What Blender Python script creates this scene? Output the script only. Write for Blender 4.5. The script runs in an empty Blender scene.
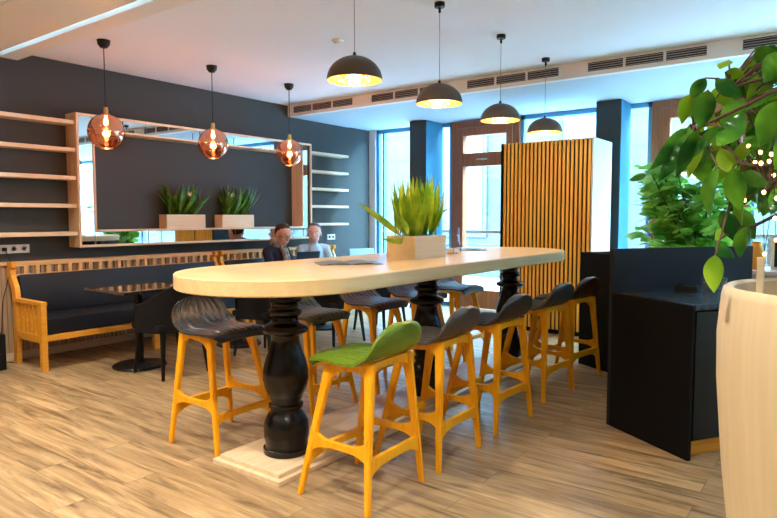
import bpy, bmesh, math, random
from mathutils import Vector, Matrix
random.seed(7)
PI = math.pi
S = bpy.context.scene
COL = S.collection

# ------------------------------------------------------------------ materials
def nt(name):
    m = bpy.data.materials.new(name); m.use_nodes = True
    n = m.node_tree; b = n.nodes['Principled BSDF']
    return m, n, b

def plain(name, c, rough=0.5, metal=0.0, bump=0.0, bscale=40, var=0.0, spec=0.5, coat=0.0):
    m, n, b = nt(name)
    b.inputs['Base Color'].default_value = (*c, 1)
    b.inputs['Roughness'].default_value = rough
    b.inputs['Metallic'].default_value = metal
    b.inputs['Specular IOR Level'].default_value = spec
    b.inputs['Coat Weight'].default_value = coat
    if bump or var:
        tc = n.nodes.new('ShaderNodeTexCoord'); no = n.nodes.new('ShaderNodeTexNoise')
        no.inputs['Scale'].default_value = bscale; no.inputs['Detail'].default_value = 4
        n.links.new(tc.outputs['Object'], no.inputs['Vector'])
        if bump:
            bp = n.nodes.new('ShaderNodeBump'); bp.inputs['Strength'].default_value = bump
            bp.inputs['Distance'].default_value = 0.01
            n.links.new(no.outputs['Fac'], bp.inputs['Height']); n.links.new(bp.outputs['Normal'], b.inputs['Normal'])
        if var:
            r = n.nodes.new('ShaderNodeValToRGB')
            r.color_ramp.elements[0].position = 0.3; r.color_ramp.elements[1].position = 0.7
            r.color_ramp.elements[0].color = (*[x*(1-var) for x in c], 1)
            r.color_ramp.elements[1].color = (*[min(1, x*(1+var)) for x in c], 1)
            n.links.new(no.outputs['Fac'], r.inputs['Fac']); n.links.new(r.outputs['Color'], b.inputs['Base Color'])
    return m

def wood(name, c1, c2, axis='X', rough=0.45, grain=9, stretch=14, bump=0.15, coat=0.0, spec=0.5):
    m, n, b = nt(name)
    tc = n.nodes.new('ShaderNodeTexCoord'); mp = n.nodes.new('ShaderNodeMapping')
    s = [grain*stretch*0.5]*3; s['XYZ'.index(axis)] = grain*0.35
    mp.inputs['Scale'].default_value = s
    no = n.nodes.new('ShaderNodeTexNoise'); no.inputs['Scale'].default_value = 1; no.inputs['Detail'].default_value = 6
    no.inputs['Distortion'].default_value = 0.6
    r = n.nodes.new('ShaderNodeValToRGB')
    r.color_ramp.elements[0].position = 0.32; r.color_ramp.elements[1].position = 0.68
    r.color_ramp.elements[0].color = (*c1, 1); r.color_ramp.elements[1].color = (*c2, 1)
    n.links.new(tc.outputs['Object'], mp.inputs['Vector']); n.links.new(mp.outputs['Vector'], no.inputs['Vector'])
    n.links.new(no.outputs['Fac'], r.inputs['Fac']); n.links.new(r.outputs['Color'], b.inputs['Base Color'])
    bp = n.nodes.new('ShaderNodeBump'); bp.inputs['Strength'].default_value = bump; bp.inputs['Distance'].default_value = 0.003
    n.links.new(no.outputs['Fac'], bp.inputs['Height']); n.links.new(bp.outputs['Normal'], b.inputs['Normal'])
    b.inputs['Roughness'].default_value = rough; b.inputs['Coat Weight'].default_value = coat
    b.inputs['Specular IOR Level'].default_value = spec
    return m

def emis(name, c, s):
    m, n, b = nt(name)
    b.inputs['Base Color'].default_value = (*c, 1)
    b.inputs['Emission Color'].default_value = (*c, 1); b.inputs['Emission Strength'].default_value = s
    return m

def floor_mat():
    m, n, b = nt('oak_floor_planks')
    tc = n.nodes.new('ShaderNodeTexCoord')
    br = n.nodes.new('ShaderNodeTexBrick')
    br.inputs['Scale'].default_value = 1; br.inputs['Brick Width'].default_value = 1.5
    br.inputs['Row Height'].default_value = 0.19; br.inputs['Mortar Size'].default_value = 0.0016
    br.inputs['Mortar Smooth'].default_value = 0.3
    br.inputs['Color1'].default_value = (0, 0, 0, 1); br.inputs['Color2'].default_value = (1, 1, 1, 1)
    br.inputs['Mortar'].default_value = (0.2, 0.2, 0.2, 1); br.offset = 0.37
    n.links.new(tc.outputs['Object'], br.inputs['Vector'])
    mp = n.nodes.new('ShaderNodeMapping'); mp.inputs['Scale'].default_value = (1.6, 15, 1)
    ad = n.nodes.new('ShaderNodeVectorMath'); ad.operation = 'ADD'
    n.links.new(tc.outputs['Object'], mp.inputs['Vector']); n.links.new(mp.outputs['Vector'], ad.inputs[0])
    sc = n.nodes.new('ShaderNodeVectorMath'); sc.operation = 'SCALE'; sc.inputs['Scale'].default_value = 7
    n.links.new(br.outputs['Color'], sc.inputs[0]); n.links.new(sc.outputs['Vector'], ad.inputs[1])
    no = n.nodes.new('ShaderNodeTexNoise'); no.inputs['Scale'].default_value = 1; no.inputs['Detail'].default_value = 8
    no.inputs['Roughness'].default_value = 0.62; no.inputs['Distortion'].default_value = 0.9
    n.links.new(ad.outputs['Vector'], no.inputs['Vector'])
    r = n.nodes.new('ShaderNodeValToRGB'); cr = r.color_ramp
    cr.elements[0].position = 0.30; cr.elements[0].color = (0.15, 0.09, 0.042, 1)
    cr.elements[1].position = 0.72; cr.elements[1].color = (0.66, 0.46, 0.24, 1)
    e = cr.elements.new(0.5); e.color = (0.43, 0.28, 0.135, 1)
    n.links.new(no.outputs['Fac'], r.inputs['Fac'])
    mx = n.nodes.new('ShaderNodeMix'); mx.data_type = 'RGBA'; mx.blend_type = 'MULTIPLY'
    mx.inputs['Factor'].default_value = 1
    r2 = n.nodes.new('ShaderNodeValToRGB')
    r2.color_ramp.elements[0].color = (0.76, 0.76, 0.78, 1); r2.color_ramp.elements[1].color = (1.0, 1.0, 1.0, 1)
    n.links.new(br.outputs['Color'], r2.inputs['Fac'])
    n.links.new(r.outputs['Color'], mx.inputs['A']); n.links.new(r2.outputs['Color'], mx.inputs['B'])
    mx2 = n.nodes.new('ShaderNodeMix'); mx2.data_type = 'RGBA'
    mx2.inputs['B'].default_value = (0.12, 0.07, 0.04, 1)
    n.links.new(br.outputs['Fac'], mx2.inputs['Factor']); n.links.new(mx.outputs['Result'], mx2.inputs['A'])
    n.links.new(mx2.outputs['Result'], b.inputs['Base Color'])
    mr = n.nodes.new('ShaderNodeMapRange'); mr.inputs['To Min'].default_value = 0.42; mr.inputs['To Max'].default_value = 0.30
    n.links.new(no.outputs['Fac'], mr.inputs['Value']); n.links.new(mr.outputs['Result'], b.inputs['Roughness'])
    bp = n.nodes.new('ShaderNodeBump'); bp.inputs['Strength'].default_value = 0.25; bp.inputs['Distance'].default_value = 0.002
    n.links.new(no.outputs['Fac'], bp.inputs['Height']); n.links.new(bp.outputs['Normal'], b.inputs['Normal'])
    return m

def glass_mat(name, tint=(1, 1, 1), gl=0.06):
    m = bpy.data.materials.new(name); m.use_nodes = True; n = m.node_tree; n.nodes.clear()
    o = n.nodes.new('ShaderNodeOutputMaterial'); mx = n.nodes.new('ShaderNodeMixShader')
    t = n.nodes.new('ShaderNodeBsdfTransparent'); g = n.nodes.new('ShaderNodeBsdfGlossy')
    t.inputs['Color'].default_value = (*tint, 1); g.inputs['Roughness'].default_value = 0.02
    g.inputs['Color'].default_value = (*tint, 1)
    mx.inputs['Fac'].default_value = gl
    n.links.new(t.outputs[0], mx.inputs[1]); n.links.new(g.outputs[0], mx.inputs[2]); n.links.new(mx.outputs[0], o.inputs[0])
    return m

def copper_glass():
    m = bpy.data.materials.new('copper_tinted_glass'); m.use_nodes = True; n = m.node_tree; n.nodes.clear()
    o = n.nodes.new('ShaderNodeOutputMaterial'); mx = n.nodes.new('ShaderNodeMixShader')
    t = n.nodes.new('ShaderNodeBsdfTransparent'); g = n.nodes.new('ShaderNodeBsdfGlossy')
    t.inputs['Color'].default_value = (0.95, 0.50, 0.34, 1)
    g.inputs['Color'].default_value = (1.0, 0.58, 0.40, 1); g.inputs['Roughness'].default_value = 0.04
    fr = n.nodes.new('ShaderNodeLayerWeight'); fr.inputs['Blend'].default_value = 0.35
    mr = n.nodes.new('ShaderNodeMapRange'); mr.inputs['To Min'].default_value = 0.38; mr.inputs['To Max'].default_value = 0.9
    n.links.new(fr.outputs['Facing'], mr.inputs['Value']); n.links.new(mr.outputs['Result'], mx.inputs['Fac'])
    n.links.new(t.outputs[0], mx.inputs[1]); n.links.new(g.outputs[0], mx.inputs[2]); n.links.new(mx.outputs[0], o.inputs[0])
    return m

def leaf_mat(name, c1, c2, rough=0.35, trans=0.35):
    m, n, b = nt(name)
    tc = n.nodes.new('ShaderNodeTexCoord'); no = n.nodes.new('ShaderNodeTexNoise')
    no.inputs['Scale'].default_value = 9; no.inputs['Detail'].default_value = 2
    n.links.new(tc.outputs['Object'], no.inputs['Vector'])
    r = n.nodes.new('ShaderNodeValToRGB'); r.color_ramp.elements[0].position = 0.38; r.color_ramp.elements[1].position = 0.62
    r.color_ramp.elements[0].color = (*c1, 1); r.color_ramp.elements[1].color = (*c2, 1)
    n.links.new(no.outputs['Fac'], r.inputs['Fac']); n.links.new(r.outputs['Color'], b.inputs['Base Color'])
    b.inputs['Roughness'].default_value = rough
    o = [x for x in n.nodes if x.type == 'OUTPUT_MATERIAL'][0]
    tr = n.nodes.new('ShaderNodeBsdfTranslucent'); mx = n.nodes.new('ShaderNodeMixShader'); mx.inputs['Fac'].default_value = trans
    n.links.new(r.outputs['Color'], tr.inputs['Color'])
    n.links.new(b.outputs[0], mx.inputs[1]); n.links.new(tr.outputs[0], mx.inputs[2]); n.links.new(mx.outputs[0], o.inputs[0])
    return m

def gold_mat():
    m, n, b = nt('gold_leaf')
    tc = n.nodes.new('ShaderNodeTexCoord'); vo = n.nodes.new('ShaderNodeTexVoronoi'); vo.inputs['Scale'].default_value = 30
    n.links.new(tc.outputs['Object'], vo.inputs['Vector'])
    bp = n.nodes.new('ShaderNodeBump'); bp.inputs['Strength'].default_value = 0.8; bp.inputs['Distance'].default_value = 0.01
    n.links.new(vo.outputs['Distance'], bp.inputs['Height']); n.links.new(bp.outputs['Normal'], b.inputs['Normal'])
    b.inputs['Base Color'].default_value = (0.95, 0.50, 0.12, 1); b.inputs['Metallic'].default_value = 0.85
    b.inputs['Roughness'].default_value = 0.38
    return m

def facade_mat():
    m, n, b = nt('pale_stone_facade')
    tc = n.nodes.new('ShaderNodeTexCoord'); mp = n.nodes.new('ShaderNodeMapping')
    mp.inputs['Rotation'].default_value = (PI/2, 0, 0)
    br = n.nodes.new('ShaderNodeTexBrick'); br.inputs['Scale'].default_value = 1
    br.inputs['Brick Width'].default_value = 1.3; br.inputs['Row Height'].default_value = 0.62; br.inputs['Mortar Size'].default_value = 0.02
    br.inputs['Color1'].default_value = (0.036, 0.038, 0.039, 1); br.inputs['Color2'].default_value = (0.029, 0.033, 0.035, 1)
    br.inputs['Mortar'].default_value = (0.020, 0.025, 0.028, 1)
    n.links.new(tc.outputs['Object'], mp.inputs['Vector']); n.links.new(mp.outputs['Vector'], br.inputs['Vector'])
    no = n.nodes.new('ShaderNodeTexNoise'); no.inputs['Scale'].default_value = 3; no.inputs['Detail'].default_value = 6
    n.links.new(tc.outputs['Object'], no.inputs['Vector'])
    mx = n.nodes.new('ShaderNodeMix'); mx.data_type = 'RGBA'; mx.inputs['Factor'].default_value = 0.25; mx.blend_type = 'OVERLAY'
    n.links.new(br.outputs['Color'], mx.inputs['A']); n.links.new(no.outputs['Color'], mx.inputs['B'])
    n.links.new(mx.outputs['Result'], b.inputs['Base Color']); b.inputs['Roughness'].default_value = 0.9
    return m

M = {}
M['floor'] = floor_mat()
M['wall'] = plain('dark_grey_paint', (0.046, 0.049, 0.047), 0.65, bump=0.05, bscale=90, spec=0.4)
M['pillar'] = plain('dark_teal_grey_paint', (0.040, 0.060, 0.068), 0.7)
M['white'] = plain('white_ceiling_paint', (0.80, 0.83, 0.91), 0.8)
M['cream'] = plain('cream_ceiling_panel', (0.84, 0.79, 0.70), 0.35)
M['fascia'] = plain('beige_bulkhead_paint', (0.82, 0.78, 0.74), 0.7)
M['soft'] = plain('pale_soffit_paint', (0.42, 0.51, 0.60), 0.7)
M['beige_wall'] = plain('beige_wall_paint', (0.55, 0.50, 0.45), 0.8)
M['vent_dark'] = plain('vent_cavity', (0.03, 0.03, 0.035), 0.7)
M['vent_white'] = plain('vent_enamel', (0.80, 0.78, 0.76), 0.5)
M['table_wood'] = wood('pale_maple_top', (0.80, 0.56, 0.27), (0.88, 0.66, 0.34), 'Y', 0.28, grain=5, stretch=10, bump=0.05)
M['plinth_wood'] = wood('pale_plinth_wood', (0.70, 0.50, 0.30), (0.84, 0.64, 0.42), 'Y', 0.4, grain=5, bump=0.05)
M['frame_wood'] = wood('light_beech', (0.72, 0.54, 0.35), (0.83, 0.65, 0.45), 'Y', 0.5, grain=5, bump=0.06)
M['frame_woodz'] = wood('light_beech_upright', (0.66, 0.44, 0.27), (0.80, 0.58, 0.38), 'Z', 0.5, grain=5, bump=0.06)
M['panel_wood'] = wood('ribbed_beech_panelling', (0.46, 0.29, 0.16), (0.66, 0.45, 0.28), 'Z', 0.5, grain=6)
M['bench_wood'] = wood('honey_oak', (0.74, 0.30, 0.02), (0.88, 0.41, 0.04), 'Y', 0.4, grain=5, bump=0.08)
M['rail_wood'] = wood('honey_oak_rail', (0.66, 0.38, 0.15), (0.80, 0.49, 0.22), 'Y', 0.45, grain=5, bump=0.08)
M['stool_wood'] = wood('golden_beech', (0.92, 0.37, 0.006), (1.0, 0.48, 0.012), 'Z', 0.42, grain=7, bump=0.08, spec=0.3)
M['door_wood'] = wood('brown_stained_wood', (0.24, 0.080, 0.030), (0.36, 0.14, 0.055), 'Z', 0.4, grain=6)
M['slat_wood'] = wood('honey_slat_wood', (0.82, 0.38, 0.05), (0.92, 0.49, 0.08), 'Z', 0.45, grain=3, bump=0.05)
M['pale_board'] = wood('pale_grey_board', (0.52, 0.50, 0.48), (0.66, 0.64, 0.62), 'Z', 0.6, grain=5, bump=0.05)
M['planter_wood'] = wood('pale_planter_wood', (0.78, 0.63, 0.40), (0.87, 0.72, 0.50), 'Y', 0.5, grain=5, bump=0.04)
M['pillar_side_daylit'] = plain('daylight_blue_side', (0.02, 0.19, 0.33), 0.6)  # blue daylight on the pillar sides, put into the base colour
M['black_gloss'] = plain('black_lacquer', (0.003, 0.003, 0.004), 0.24, bump=0.04, bscale=12, spec=0.4)
M['black'] = plain('black_laminate', (0.005, 0.005, 0.006), 0.6, spec=0.12)
M['black_screen'] = plain('charcoal_screen_laminate', (0.016, 0.018, 0.024), 0.5, spec=0.2)
M['stone'] = plain('dark_stone_worktop', (0.03, 0.045, 0.055), 0.18, var=0.7, bscale=18)
M['black_metal'] = plain('black_metal', (0.007, 0.007, 0.009), 0.4, metal=0.2, spec=0.35)
M['leather'] = plain('black_leather', (0.007, 0.009, 0.016), 0.42, bump=0.12, bscale=160, spec=0.35)
M['fabric'] = plain('black_fabric', (0.010, 0.010, 0.012), 0.9, bump=0.3, bscale=300, spec=0.2)
M['green_leather'] = plain('green_leather', (0.13, 0.23, 0.014), 0.36, bump=0.15, bscale=110, var=0.3)
M['olive_leather'] = plain('olive_leather', (0.055, 0.065, 0.020), 0.36, bump=0.15, bscale=110, var=0.3)
M['brown_leather'] = plain('brown_leather', (0.085, 0.032, 0.020), 0.34, bump=0.15, bscale=110, var=0.35)
M['dark_brown_leather'] = plain('dark_brown_leather', (0.055, 0.026, 0.020), 0.34, bump=0.15, bscale=110, var=0.35)
M['charcoal_leather'] = plain('charcoal_leather', (0.040, 0.040, 0.042), 0.40, bump=0.15, bscale=110, var=0.35)
M['umber_leather'] = plain('grey_brown_leather', (0.075, 0.062, 0.055), 0.40, bump=0.15, bscale=110, var=0.35)
M['slate_leather'] = plain('slate_leather', (0.055, 0.062, 0.062), 0.40, bump=0.15, bscale=110, var=0.35)
M['black_leather'] = plain('worn_black_leather', (0.040, 0.034, 0.030), 0.26, bump=0.15, bscale=110, var=0.35)
M['blue_leather'] = plain('navy_leather', (0.012, 0.030, 0.060), 0.35, bump=0.15, bscale=110, var=0.3)
M['mirror'] = plain('mirror_silver', (0.86, 0.90, 0.93), 0.02, metal=1.0)
M['glass'] = glass_mat('window_glass', (0.97, 0.99, 1.0), 0.06)
M['alu'] = plain('blue_grey_aluminium', (0.10, 0.32, 0.52), 0.4, metal=0.2)
M['gold'] = gold_mat()
M['dome'] = plain('dark_bronze_dome', (0.095, 0.078, 0.064), 0.42, metal=0.3)
M['brass'] = plain('brass', (0.75, 0.48, 0.16), 0.3, metal=1.0)
M['bulb'] = emis('warm_bulb', (1.0, 0.66, 0.28), 12)
M['cable'] = plain('black_cable', (0.012, 0.012, 0.014), 0.6)
M['steel_cable'] = plain('grey_cable', (0.13, 0.13, 0.14), 0.5)
M['copper_glass'] = copper_glass()
M['socket'] = plain('white_plastic', (0.78, 0.76, 0.72), 0.4)
M['leaf_table'] = leaf_mat('yellow_green_leaf', (0.20, 0.44, 0.015), (0.50, 0.68, 0.05))
M['leaf_wall'] = leaf_mat('deep_green_leaf', (0.035, 0.14, 0.012), (0.15, 0.34, 0.03))
M['leaf_big'] = leaf_mat('glossy_dark_leaf', (0.014, 0.11, 0.015), (0.13, 0.40, 0.025), 0.25, 0.4)
def veins(m, sc):
    n = m.node_tree; b = [x for x in n.nodes if x.type == 'BSDF_PRINCIPLED'][0]
    tc = n.nodes.new('ShaderNodeTexCoord'); w = n.nodes.new('ShaderNodeTexWave'); w.inputs['Scale'].default_value = sc
    w.inputs['Distortion'].default_value = 3.0; w.bands_direction = 'DIAGONAL'
    bp = n.nodes.new('ShaderNodeBump'); bp.inputs['Strength'].default_value = 0.5; bp.inputs['Distance'].default_value = 0.004
    n.links.new(tc.outputs['Object'], w.inputs['Vector']); n.links.new(w.outputs['Fac'], bp.inputs['Height']); n.links.new(bp.outputs['Normal'], b.inputs['Normal'])
veins(M['leaf_big'], 14)
M['leaf_young'] = leaf_mat('young_lime_leaf', (0.18, 0.42, 0.015), (0.33, 0.55, 0.03), 0.3, 0.45)
M['leaf_bush'] = leaf_mat('mid_green_leaf', (0.10, 0.38, 0.04), (0.32, 0.64, 0.10), 0.35, 0.4)
M['bark'] = plain('brown_bark', (0.10, 0.055, 0.03), 0.8, bump=0.5, bscale=60)
M['soil'] = plain('dark_soil', (0.05, 0.03, 0.02), 0.95, bump=1.0, bscale=60)
M['petal'] = plain('white_petal', (0.85, 0.85, 0.82), 0.5)
M['fairy'] = emis('fairy_bulb', (1.0, 0.60, 0.20), 4)
M['skin'] = plain('skin', (0.62, 0.32, 0.22), 0.5)
M['skin2'] = plain('fair_skin', (0.72, 0.42, 0.33), 0.5)
M['hair_dark'] = plain('dark_brown_hair', (0.035, 0.018, 0.010), 0.6, bump=0.6, bscale=120)
M['hair_grey'] = plain('greying_brown_hair', (0.12, 0.10, 0.11), 0.6, bump=0.6, bscale=120)
M['navy'] = plain('navy_wool', (0.008, 0.012, 0.035), 0.85, bump=0.3, bscale=200)
M['pale_shirt'] = plain('pale_blue_knit', (0.42, 0.52, 0.60), 0.85, bump=0.3, bscale=200)
M['scarf'] = plain('patterned_scarf', (0.20, 0.16, 0.12), 0.9, var=0.85, bscale=26)
M['trouser'] = plain('dark_denim', (0.02, 0.03, 0.06), 0.9)
M['eye'] = plain('eye_white', (0.8, 0.8, 0.8), 0.3)
M['pupil'] = plain('dark_pupil', (0.02, 0.015, 0.01), 0.2)
M['lips'] = plain('lips', (0.48, 0.14, 0.11), 0.5)
M['teeth'] = plain('teeth', (0.85, 0.82, 0.78), 0.3)
M['laptop'] = plain('slate_blue_metal', (0.045, 0.075, 0.115), 0.35, metal=0.5)
M['screen'] = emis('laptop_screen_glow', (0.5, 0.65, 0.8), 0.6)
M['magazine'] = plain('printed_cover', (0.16, 0.15, 0.15), 0.3, var=0.9, bscale=22)
M['paper'] = plain('paper', (0.80, 0.78, 0.74), 0.6)
M['railing'] = plain('brown_rail_paint', (0.14, 0.09, 0.07), 0.5)
M['facade'] = facade_mat()
M['pave'] = plain('grey_paving', (0.34, 0.36, 0.38), 0.9, var=0.2, bscale=2)
M['stone_trim'] = plain('grey_stone_trim', (0.046, 0.048, 0.048), 0.9)
M['far_pane'] = plain('blue_far_pane', (0.035, 0.055, 0.07), 0.5)
M['orange'] = plain('orange_glaze', (0.85, 0.36, 0.02), 0.3)
M['letter'] = plain('black_felt', (0.015, 0.015, 0.015), 0.9)
M['chrome'] = plain('brushed_steel', (0.6, 0.6, 0.6), 0.3, metal=1.0)
M['table_dark'] = plain('polished_dark_top', (0.035, 0.022, 0.018), 0.10, var=0.4, bscale=6, coat=1.0)
M['chair_blue'] = plain('pale_blue_plastic', (0.45, 0.66, 0.78), 0.4)
M['lamp_white'] = emis('downlight_lens', (1.0, 0.78, 0.50), 12)
M['clearglass'] = glass_mat('clear_glassware', (0.92, 0.95, 0.96), 0.18)
def pot_mat():
    m, n, b = nt('ribbed_cream_pot')
    tc = n.nodes.new('ShaderNodeTexCoord'); mp = n.nodes.new('ShaderNodeMapping')
    mp.inputs['Scale'].default_value = (38, 38, 0.8)
    no = n.nodes.new('ShaderNodeTexNoise'); no.inputs['Scale'].default_value = 1; no.inputs['Detail'].default_value = 2
    r = n.nodes.new('ShaderNodeValToRGB'); r.color_ramp.elements[0].position = 0.3; r.color_ramp.elements[1].position = 0.7
    r.color_ramp.elements[0].color = (0.63, 0.50, 0.31, 1); r.color_ramp.elements[1].color = (0.69, 0.56, 0.36, 1)
    n.links.new(tc.outputs['Object'], mp.inputs['Vector']); n.links.new(mp.outputs['Vector'], no.inputs['Vector'])
    n.links.new(no.outputs['Fac'], r.inputs['Fac']); n.links.new(r.outputs['Color'], b.inputs['Base Color'])
    b.inputs['Roughness'].default_value = 0.5
    return m
M['pot'] = pot_mat()

# ------------------------------------------------------------------ helpers
def BM(): return bmesh.new()

def box(bm, x0, x1, y0, y1, z0, z1, bev=0.0):
    vs = [bm.verts.new((x, y, z)) for z in (z0, z1) for y in (y0, y1) for x in (x0, x1)]
    fs = [bm.faces.new([vs[i] for i in q]) for q in ((0,2,3,1),(4,5,7,6),(0,1,5,4),(2,6,7,3),(0,4,6,2),(1,3,7,5))]
    if bev:
        es = list({e for f in fs for e in f.edges})
        bmesh.ops.bevel(bm, geom=es, offset=bev, segments=2, profile=0.6, affect='EDGES')
    return bm

def obox(bm, c, u, v, w, bev=0.0):
    """box centred at c with half-axis vectors u, v, w"""
    c = Vector(c); u = Vector(u); v = Vector(v); w = Vector(w)
    vs = [bm.verts.new(c + a*u + b*v + d*w) for d in (-1, 1) for b in (-1, 1) for a in (-1, 1)]
    fs = [bm.faces.new([vs[i] for i in q]) for q in ((0,2,3,1),(4,5,7,6),(0,1,5,4),(2,6,7,3),(0,4,6,2),(1,3,7,5))]
    bmesh.ops.recalc_face_normals(bm, faces=fs)
    if bev:
        es = list({e for f in fs for e in f.edges})
        bmesh.ops.bevel(bm, geom=es, offset=bev, segments=2, profile=0.6, affect='EDGES')
    return bm

def lathe(bm, prof, c=(0, 0, 0), seg=40, cap=True):
    rings = []
    for r, z in prof:
        rings.append([bm.verts.new((c[0]+r*math.cos(2*PI*i/seg), c[1]+r*math.sin(2*PI*i/seg), c[2]+z)) for i in range(seg)])
    for a, b in zip(rings, rings[1:]):
        for i in range(seg):
            j = (i+1) % seg
            bm.faces.new((a[i], a[j], b[j], b[i]))
    if cap:
        bm.faces.new(list(reversed(rings[0]))); bm.faces.new(rings[-1])
    bmesh.ops.recalc_face_normals(bm, faces=bm.faces[:])
    return bm

def tube(bm, pts, r, seg=10, r2=None):
    pts = [Vector(p) for p in pts]; n = len(pts); rings = []
    up = Vector((0, 0, 1))
    for i, p in enumerate(pts):
        t = (pts[min(i+1, n-1)] - pts[max(i-1, 0)]).normalized()
        ref = up if abs(t.z) < 0.95 else Vector((1, 0, 0))
        a = t.cross(ref).normalized(); b = t.cross(a).normalized()
        rr = r if r2 is None else r + (r2-r)*i/(n-1)
        rings.append([bm.verts.new(p + rr*(math.cos(2*PI*k/seg)*a + math.sin(2*PI*k/seg)*b)) for k in range(seg)])
    for A, B in zip(rings, rings[1:]):
        for k in range(seg):
            bm.faces.new((A[k], A[(k+1) % seg], B[(k+1) % seg], B[k]))
    bm.faces.new(rings[0]); bm.faces.new(list(reversed(rings[-1])))
    bmesh.ops.recalc_face_normals(bm, faces=bm.faces[:])
    return bm

def prism(bm, poly, n):
    """poly: list of 3D points (planar), n: extrusion vector"""
    n = Vector(n); a = [bm.verts.new(Vector(p)-n/2) for p in poly]; b = [bm.verts.new(Vector(p)+n/2) for p in poly]
    k = len(poly); fs = [bm.faces.new(a), bm.faces.new(list(reversed(b)))]
    for i in range(k):
        fs.append(bm.faces.new((a[i], b[i], b[(i+1) % k], a[(i+1) % k])))
    bmesh.ops.recalc_face_normals(bm, faces=fs)
    return bm

def ball(bm, c, r, s=(1, 1, 1), seg=20):
    m = Matrix.Translation(c) @ Matrix.Diagonal((*s, 1))
    bmesh.ops.create_uvsphere(bm, u_segments=seg, v_segments=seg//2+2, radius=r, matrix=m)
    return bm

def obj(name, bm, mat, parent=None, smooth=False, sharp=35):
    me = bpy.data.meshes.new(name)
    if parent is not None:
        off = Vector(parent.get('_o', (0, 0, 0)))
        if off.length: bmesh.ops.translate(bm, verts=bm.verts[:], vec=-off)
    bm.to_mesh(me); bm.free()
    mats = mat if isinstance(mat, (list, tuple)) else [mat]
    for mm in mats: me.materials.append(mm)
    if smooth:
        for p in me.polygons: p.use_smooth = True
        me.set_sharp_from_angle(angle=math.radians(sharp))
    o = bpy.data.objects.new(name, me); COL.objects.link(o)
    if parent is not None:
        o.parent = parent
        if '_o' in parent: o['_o'] = parent['_o']
    return o

def tag(o, label, cat, group=None, kind=None):
    o['label'] = label; o['category'] = cat
    if group: o['group'] = group
    if kind: o['kind'] = kind
    return o

def thing(name, label, cat, loc=(0, 0, 0), rz=0.0, group=None, world=True):
    """Empty at the base. world=True: the parts are given in world coordinates."""
    o = bpy.data.objects.new(name, None); COL.objects.link(o); o.empty_display_size = 0.1
    o.location = loc; o.rotation_euler = (0, 0, rz)
    if world: o['_o'] = tuple(loc)
    return tag(o, label, cat, group)

def struct(name, bm, mat, smooth=False):
    o = obj(name, bm, mat, None, smooth); o['kind'] = 'structure'; return o

KIDS = {}
def copy_tree(o, parent=None):
    c = o.copy(); COL.objects.link(c); c.parent = parent
    for ch in [x for x in list(COL.objects) if x.parent == o]:
        copy_tree(ch, c)
    return c

def leaf(bm, base, tip, width, side, bend=0.15, fold=0.12, n=6, shape=0.5, mi=0):
    """a leaf blade from base to tip, bending along 'nrm', widest at 'shape'"""
    base = Vector(base); tip = Vector(tip); d = tip-base; L = d.length
    s = Vector(side); s = (s - s.dot(d.normalized())*d.normalized())
    if s.length < 1e-4: s = d.orthogonal()
    s.normalize(); nrm = s.cross(d.normalized())
    rows = []
    for i in range(n+1):
        t = i/n
        w = width*0.5*(math.sin(PI*(t**(math.log(0.5)/math.log(shape)))) ** 0.9 if 0 < t < 1 else 0.0) + 0.0008
        p = base + d*t + nrm*(bend*L*math.sin(PI*t))
        rows.append((bm.verts.new(p - s*w + nrm*fold*w), bm.verts.new(p), bm.verts.new(p + s*w + nrm*fold*w)))
    for a, b in zip(rows, rows[1:]):
        f = bm.faces.new((a[0], a[1], b[1], b[0])); f.material_index = mi; f.smooth = True
        f = bm.faces.new((a[1], a[2], b[2], b[1])); f.material_index = mi; f.smooth = True

# ------------------------------------------------------------------ camera
YAW = math.radians(36.6); PITCH = math.radians(3.87)
cam = bpy.data.cameras.new('camera'); co = bpy.data.objects.new('camera', cam); COL.objects.link(co)
co.location = (0, 0, 1.4); co.rotation_euler = (PI/2 - PITCH, 0, YAW)
cam.sensor_width = 36; cam.lens = 620/777*36; cam.clip_start = 0.05; cam.clip_end = 200
S.camera = co

FW = Vector((-math.sin(YAW), math.cos(YAW), 0)); RT = Vector((math.cos(YAW), math.sin(YAW), 0))
def P3(r, d, z):
    """a point r metres to the right and d metres ahead of the place one stands in, at height z"""
    v = RT*r + FW*d; return Vector((v.x, v.y, z))

# ------------------------------------------------------------------ room shell
XL, XR, YB, YF = -6.58, 4.2, -3.0, 8.35
struct('floor', box(BM(), XL-0.1, XR+0.1, YB-0.1, YF+0.1, -0.1, 0), M['floor'])
struct('wall_left', box(BM(), XL-0.12, XL, YB, YF+0.1, 0, 3.2), M['wall'])
struct('wall_right', box(BM(), XR, XR+0.12, YB, YF+0.1, 0, 3.2), M['beige_wall'])
struct('wall_back', box(BM(), XL, XR, YB-0.12, YB, 0, 3.2), M['beige_wall'])
bm = BM(); box(bm, XL, XR, 2.79, 6.42, 3.0, 3.12)
struct('ceiling', bm, M['white'])
# lower ceiling near the viewer: recessed cream boards inside a pale border
bm = BM(); y = 2.60
while y > YB:
    x = XL + (0.6 if int(round(y*10)) % 2 else 0)
    box(bm, XL, XR, y-0.55, y-0.006, 2.95, 3.12, 0.003); y -= 0.556
struct('ceiling_near', bm, M['cream'])
struct('trim_1', box(BM(), XL, XR, 2.62, 2.79, 2.925, 3.12), M['vent_white'])
# bulkhead and soffit by the windows
bm = BM(); box(bm, XL, XR, 6.42, 6.50, 2.845, 3.12); struct('trim_2', bm, M['fascia'])
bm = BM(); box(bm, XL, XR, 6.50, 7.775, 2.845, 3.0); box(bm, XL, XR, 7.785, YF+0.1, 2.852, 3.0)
struct('ceiling_soffit', bm, M['soft'])

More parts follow.
